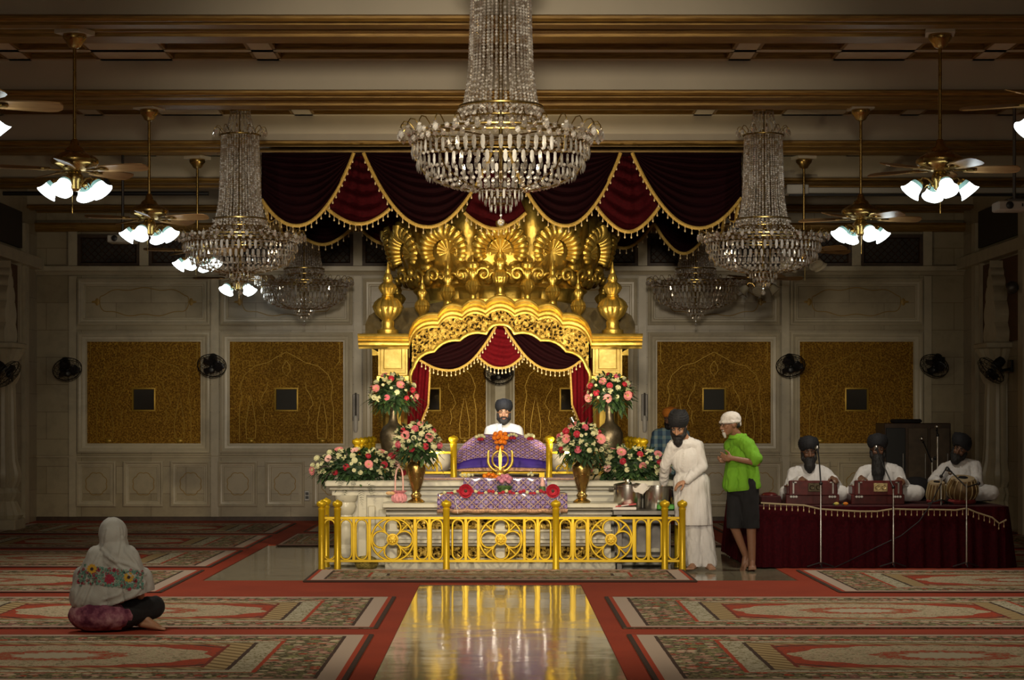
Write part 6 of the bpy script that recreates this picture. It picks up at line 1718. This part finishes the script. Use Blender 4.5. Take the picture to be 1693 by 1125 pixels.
# harmoniums
HWOOD = simple('red brown lacquered wood', (.10, .012, .012), .3, 0, .3, 16); IVORY = simple('ivory keys', (.6, .55, .45), .35)
def harmonium(px, lab, plate):
    x = (px-CX)*22.42/FPX; y = 22.42; t = thing('harmonium', lab, 'harmonium', (x, y, ST+.012), 'harmoniums on the stage'); b = ST+.014
    obj('case', MB().box((x-.29, y-.02, b), (x+.29, y+.28, b+.11), bev=.006).box((x-.275, y, b+.11), (x+.275, y+.26, b+.20), bev=.006), HWOOD, t)
    obj('bellows', MB().box((x-.26, y-.06, b+.10), (x+.26, y-.0, b+.26), bev=.006), HWOOD, t)
    ks = MB()
    for k in range(22): ks.box((x-.25+.0227*k, y+.12, b+.20), (x-.25+.0227*k+.020, y+.25, b+.215))
    obj('keys', ks, IVORY, t, 0)
    fr = MB().box((x-.055, y-.072, b+.14), (x+.095, y-.06, b+.235), bev=.003)
    for k in (-1, 1): fr.tube([V((x+.02+k*.035+.022*cos(a), y-.076, b+.187+.022*sin(a))) for a in [2*PI*q/16 for q in range(16)]], .006, 5, True)
    obj('fretted_plate', fr, simple('brass plate dull' if not plate else 'brass plate bright', (.10, .08, .05) if not plate else (.62, .50, .26), .35, .8, .3, 60), t)
    for sg in (-1, 1):
        m = MB().box((x+sg*.215-.008, y-.07, b+.12), (x+sg*.215+.008, y-.06, b+.25)); m.box((x+sg*.2-.02, y-.07, b+.235), (x+sg*.2+.02, y-.06, b+.25))
        obj('clasp', m, STEEL, t, 0)
        for k in range(3): obj('stop_knob', MB().lathe([(.008, 0), (.008, .02), (.014, .024), (.014, .034), (.006, .038)], n=12, M=Matrix.Translation((x+sg*(.21)+.028*(k-1), y-.02, b+.085)) @ Matrix.Rotation(PI/2, 4, 'X')), WHITE_P, t)
harmonium(1343, 'dark red wooden harmonium in front of the left musician', 0); harmonium(1451, 'dark red wooden harmonium with a bright brass plate in front of the middle musician', 1)
# tabla pair
RAWHIDE = simple('drum skin', (.36, .27, .16), .7, 0, .1); TWOOD = simple('brown drum wood', (.15, .085, .03), .45, 0, .25, 12); STRAP = simple('pale leather strap', (.42, .32, .16), .7)
def drum(px, lab, R, Hh, prof, Y):
    x = (px-CX)*Y/FPX; z0 = ST+.05; t = thing('tabla_drum', lab, 'drum', (x, Y, ST+.013), 'tabla drums on the stage')
    pr = [(r*R, z_*Hh) for r, z_ in prof]; tl = Matrix.Translation((x, Y, z0)) @ Matrix.Rotation(rad(14), 4, 'X')
    obj('shell', MB().lathe(pr, n=40, M=tl), TWOOD, t)
    obj('ring_cushion', MB().tube([V((x+R*.75*cos(a), Y+R*.75*sin(a), ST+.045)) for a in [2*PI*k/28 for k in range(28)]], .032, 8, True), simple('red ring cloth', (.2, .02, .02), .9), t)
    obj('drum_head', MB().lathe([(R*pr[-1][0]/R*1.0, Hh-.01), (pr[-1][0]*1.03, Hh), (pr[-1][0]*.98, Hh+.012), (.01, Hh+.014)], n=36, M=tl), RAWHIDE, t)
    obj('black_spot', MB().lathe([(pr[-1][0]*.42, Hh+.014), (pr[-1][0]*.40, Hh+.019), (.005, Hh+.02)], n=24, M=tl), BLACK, t)
    for k in range(16):
        a = 2*PI*k/16; b_ = a + PI/16
        obj('strap', MB().tube([tl @ V((r*1.02*cos(a+(b_-a)*i/len(pr)), r*1.02*sin(a+(b_-a)*i/len(pr)), z_)) for i, (r, z_) in enumerate(pr[1:])], .0065, 5), STRAP, t)
drum(1547, 'small wooden tabla drum in front of the drummer', .095, .20, [(.7, 0), (.95, .04), (1.1, .25), (1.05, .55), (.95, .85), (.9, 1)], 22.55)
drum(1590, 'large round laced tabla drum in front of the drummer', .165, .25, [(.35, 0), (.7, .08), (.95, .28), (1.03, .48), (1.0, .68), (.86, .88), (.78, 1)], 22.5)

# ---- musicians
def musician(lab, Y, head, f, u, nbp, sRp, sLp, arms, pelx, beard, seed, skin=SKIN_D, lean=0., spread=.30, hs=((-.2, -1, -.1), (.2, -1, -.1))):
    hc = P(*head, Y-.05); nb = P(*nbp, Y); sR, sL = P(*sRp, Y-.01), P(*sLp, Y-.01); pel = V(((pelx-CX)*Y/FPX, Y+.06, ST+.125))
    p_ = thing('person', lab, 'person', (pel.x, Y, ST+.013))
    f = V(f); u = V(u)
    A = [(sR, P(*arms[0][0]), P(*arms[0][1])), (sL, P(*arms[1][0]), P(*arms[1][1]))]
    pr = head_prims(hc, f, u) + [('c', hc-V((0, -.02, .05)), .052, nb, .058)] + torso_prims(nb, sL, sR, pel, .98)
    for (a, b, c_), hd, th in zip(A, hs, (1, -1)): pr += limb(a, .047, b, .039, c_, .028) + hand_prims(c_, hd, (0, -.2, -1), (th, -.2, 0), .55)
    pr += crossed_legs(pel, (0, -1), 1., spread)
    shell('body', pr, .0068, skin, p_); face_parts(p_, hc, f, u)
    L, w = beard
    shell('beard', beard_prims(hc, f, u, 1, L, w), .0075, HAIR, p_, 2, .008, (50, 50, 14)); turban(p_, hc, f, u, 1.1, hgt=1.0, lean=lean)
    pr = torso_prims(nb, sL, sR, pel, 1.04, pad=.014, w=.125, d=.095) + [('c', nb-V((0, 0, .01)), .066, nb-V((0, 0, .05)), .09)]
    for a, b, c_ in A: pr += limb(a, .068, b, .060, c_ + (b-c_)*.16, .046)
    pr += [('e', pel + V((0, -.1, .0)), (.2, .2, .1))]
    shell('kurta', pr, .010, WHITEC, p_, 3, .020, (13, 13, 6), seed)
    shell('trousers', crossed_legs(pel, (0, -1), 1.0, spread, .022), .012, WHITEC, p_, 4, .012, (10, 10, 8), seed+4)
musician('leftmost musician, person in white with a black turban playing a harmonium', 22.98, (1337, 748), (.03, -1, -.12), (0, -.1, 1), (1338, 772), (1313, 783), (1364, 783), (((1305, 808, 22.92), (1326, 792, 22.66)), ((1383, 806, 22.9), (1376, 791, 22.45))), 1340, (.10, .072), 21)
musician('middle musician, person in white with a long black beard playing a harmonium', 22.98, (1451, 744), (-.1, -1, -.05), (0, -.05, 1), (1455, 770), (1428, 782), (1482, 780), (((1412, 810, 22.95), (1424, 790, 22.64)), ((1496, 806, 22.9), (1486, 793, 22.5))), 1456, (.30, .085), 22, spread=.36)
musician('rightmost musician, person in white with a tilted black turban playing drums', 23.0, (1588, 744), (-.45, -.9, -.05), (.40, -.05, 1), (1588, 764), (1563, 776), (1612, 772), (((1544, 795, 22.95), (1552, 797, 22.72)), ((1616, 800, 22.85), (1592, 793, 22.66))), 1592, (.035, .062), 23, lean=.25, spread=.26, hs=((-.1, -1, -.35), (-.35, -.9, -.35)))
# ---- microphones
def mic_stand(lab, pts, mic, base_xy, tripod=True, floor=.0):
    t = thing('microphone_stand', lab, 'microphone stand', (base_xy[0], base_xy[1], floor), 'microphone stands around the stage')
    x, y = base_xy
    top_ = pts[0]
    obj('pole', MB().lathe([(.013, floor+.03), (.013, top_.z*.55), (.009, top_.z*.55+.02), (.009, top_.z)], (x, y, 0), 10), STEEL, t)
    obj('boom', MB().tube(pts, .008, 8), BLACK, t); obj('joint', MB().ball(top_, .02, 10, 8), BLACK, t)
    d = (mic[0]-mic[1]).normalized()
    mm_ = MB().tube([mic[1], mic[0]-d*.05, mic[0]-d*.04], [.010, .014, .016], 10); mm_.ball(mic[0], .026, 12, 8, 1)
    obj('microphone', mm_, [BLACK, STEEL], t)
    for k in range(3):
        a = 2*PI*k/3+.5; obj('foot', MB().tube([V((x, y, floor+.06)), V((x+.16*cos(a), y+.16*sin(a)*.5, floor+.012))], .008, 6), BLACK, t)
fz = .018
a = P(1357, 800, 21.9); mic_stand('slim microphone stand before the left musician', [a, P(1355, 770, 22.1), P(1353, 752, 22.3)], (P(1351, 741, 22.42), P(1353, 752, 22.3)), (a.x, 21.9), floor=fz)
a = P(1477, 806, 21.9); mic_stand('slim microphone stand with a slanted boom before the middle musician', [a, P(1463, 775, 22.15), P(1453, 752, 22.4)], (P(1449, 740, 22.55), P(1453, 752, 22.4)), (a.x, 21.9), floor=fz)
a = P(1598, 806, 21.9); mic_stand('slim microphone stand with a boom before the drummer', [P(1618, 800, 21.92), a, P(1572, 780, 22.2)], (P(1566, 776, 22.32), P(1572, 780, 22.2)), (a.x, 21.9), floor=fz)
a = P(1556, 788, 22.25); mic_stand('short chrome microphone stand on the stage beside the small drum', [a, P(1566, 772, 22.28)], (P(1571, 782, 22.34), P(1567, 774, 22.3)), (a.x, 22.25), floor=ST+.014)
a = P(1550, 720, 24.0); mic_stand('tall chrome microphone stand behind the drummer on the stage', [a, P(1549, 712, 23.98)], (P(1549, 706, 23.96), P(1549, 712, 23.98)), (a.x, 24.0), floor=ST+.014)
a = P(1541, 765, 23.9); mic_stand('chrome microphone stand with a slanted boom at the back of the stage', [P(1546, 758, 23.9), a, P(1527, 732, 23.8)], (P(1524, 726, 23.78), P(1527, 732, 23.8)), (a.x, 23.9), floor=ST+.014)
tag(obj('microphone_cable', MB().tube([P(1556, 800, 22.2), P(1548, 815, 22.06), P(1540, 833, 22.0), P(1520, 862, 21.98), P(1490, 886, 21.97), P(1450, 905, 21.96), P(1410, 925, 21.93), V((P(1380, 0, 21.8).x, 21.8, .03)), V((P(1350, 0, 21.7).x, 21.75, .025))], .006, 6), BLACK), 'black cable hanging down the front of the maroon stage skirt', 'cable')
CUSH = simple('black cushion cloth', (.012, .010, .012), .9)
q = P(1517, 812, 23.35); tag(obj('cushion', MB().ball((q.x, 23.45, ST+.15), (.2, .14, .14), 20, 12), CUSH), 'black rounded bag on the stage between the middle musician and the drummer', 'bag')
q = P(1272, 818, 22.5); t = thing('instrument_case', 'low dark red case at the left end of the stage', 'case', (q.x, 22.5, ST+.013))
obj('case', MB().box((q.x-.11, 22.35, ST+.013), (q.x+.11, 22.7, ST+.11), bev=.012), DARKRED, t); obj('cloth', MB().ball((q.x, 22.5, ST+.115), (.09, .12, .03), 12, 8), HWOOD, t)
for px, py, lab, mt in ((1383, 838, 'small yellow flower on the stage edge between the harmoniums', simple('yellow petal', (.6, .5, .1), .7)), (1398, 840, 'small orange flower on the stage edge left of the bright plated harmonium', ORANGE)):
    q = P(px, py, 22.2); t = thing('fallen_flower', lab, 'flower', (q.x, 22.2, ST+.013)); obj('petals', MB().ball((q.x, 22.2, ST+.03), (.03, .02, .018), 8, 6), mt, t); obj('calyx', MB().ball((q.x-.03, 22.2, ST+.024), (.012, .01, .01), 8, 6), LGREEN, t)
# ---- cupboard at the back right
c0, c1 = P(1462, 700, 30.2), P(1572, 860, 30.2)
t = thing('cupboard', 'dark wooden cupboard standing behind the drummer against the back wall', 'cupboard', ((c0.x+c1.x)/2, 30.2, .018))
obj('carcass', MB().box((c0.x, 30.2, .02), (c1.x, 30.9, c0.z), bev=.01), WOOD_D, t)
w3 = (c1.x-c0.x)/3
for k in range(3):
    d = obj('door', MB().box((c0.x+w3*k+.02, 30.17, .1), (c0.x+w3*(k+1)-.02, 30.2, c0.z-.07), bev=.005), simple('dark panelled wood', (.09, .06, .035), .45, 0, .3, 9) if k else BLACK, t)
    obj('handle', MB().tube([V((c0.x+w3*(k+1)-.06, 30.15, 1.1)), V((c0.x+w3*(k+1)-.06, 30.15, .7))], .01, 6), STEEL, d)
q = P(1500, 694, 30.4); tag(obj('bag', MB().box((q.x-.2, 30.3, c0.z), (q.x+.2, 30.7, c0.z+.06), bev=.02), CUSH), 'flat black bag lying on top of the dark cupboard', 'bag')

bpy.data.scenes.remove(TMP)
# ------------------------------------------------------------------ light
wd = bpy.data.worlds.new('hall daylight'); SC.world = wd; wd.use_nodes = True
wd.node_tree.nodes['Background'].inputs[0].default_value = (1, .86, .62, 1)
wd.node_tree.nodes['Background'].inputs[1].default_value = .034
def lamp(name, typ, loc, energy, col=(1, .8, .5), target=None, **k):
    l = bpy.data.lights.new(name, typ); l.energy = energy; l.color = col
    for a, b in k.items(): setattr(l, a, b)
    o = bpy.data.objects.new(name, l); COL.objects.link(o); o.location = loc
    if target is not None: o.rotation_euler = (V(target) - V(loc)).to_track_quat('-Z', 'Y').to_euler()
    return o
WARM = (1, .83, .54)
for sx in (-1, 1):
    lamp('ceiling_spot', 'SPOT', (sx*2.4, 15.2, 4.75), 300, WARM, (sx*.3, 23, 1.7), spot_size=rad(40), spot_blend=.8, shadow_soft_size=.12)
    lamp('shrine_uplight', 'SPOT', (sx*.75, 22.45, 1.25), 42, WARM, (sx*.75, 24.6, 2.72), spot_size=rad(110), spot_blend=.9, shadow_soft_size=.05)
lamp('vignette_spot', 'SPOT', (0, 1.5, 3.4), 1350, (1, .87, .68), (0, 24, 2.2), spot_size=rad(29), spot_blend=1, shadow_soft_size=.5)  # added spot whose beam falloff stands in for lens vignetting
lamp('dome_spot', 'SPOT', (0, 19.0, 4.7), 26, WARM, (0, 24, 3.4), spot_size=rad(50), spot_blend=1, shadow_soft_size=.1)
lamp('priest_fill_spot', 'SPOT', (0, 24.1, 2.5), 16, (.86, .93, 1), (.05, 25.0, 1.55), spot_size=rad(46), spot_blend=.8, shadow_soft_size=.08)  # cool fill added to light the priest's front, no fixture modelled
for x in (-3.6, 0, 3.6): lamp('fan_or_fill_spot', 'SPOT', (x, 10.2 if x else 12.5, 3.6), 55, (1, .86, .62), (x*.85, 15.5 if x else 17, 0), spot_size=rad(105), spot_blend=1, shadow_soft_size=.2)  # added floor fill from above the view; no fan built here
for sx in (-1, 1): lamp('chandelier_fill', 'SPOT', (sx*2.95, 17.2, 4.1), 75, (1, .93, .82), (sx*2.95, 27, 3.75), spot_size=rad(15), spot_blend=.7, shadow_soft_size=.05)  # narrow beams added only to brighten the side chandeliers
lamp('panel_fill_spot', 'SPOT', (0, 26.6, 2.45), 55, WARM, (0, 32.4, 1.75), spot_size=rad(60), spot_blend=1, shadow_soft_size=.1)  # fill added behind the drapes to brighten the centre wall panels
for x in (-3.6, 3.72):
    for y in (17.3, 21.5): lamp('fan_or_fill_spot', 'SPOT', (x, y, 3.38), 36, (1, .9, .72), (x*.8, y, 0), spot_size=rad(140), spot_blend=1, shadow_soft_size=.2)
lamp('canopy_lamp', 'AREA', (0, 25.3, 2.70), 30, (.86, .93, 1), (0, 25.0, 1), size=.6)
SC.cycles.max_bounces = 8; SC.cycles.transparent_max_bounces = 24; SC.cycles.diffuse_bounces = 3; SC.cycles.glossy_bounces = 4
SC.cycles.sample_clamp_indirect = 4
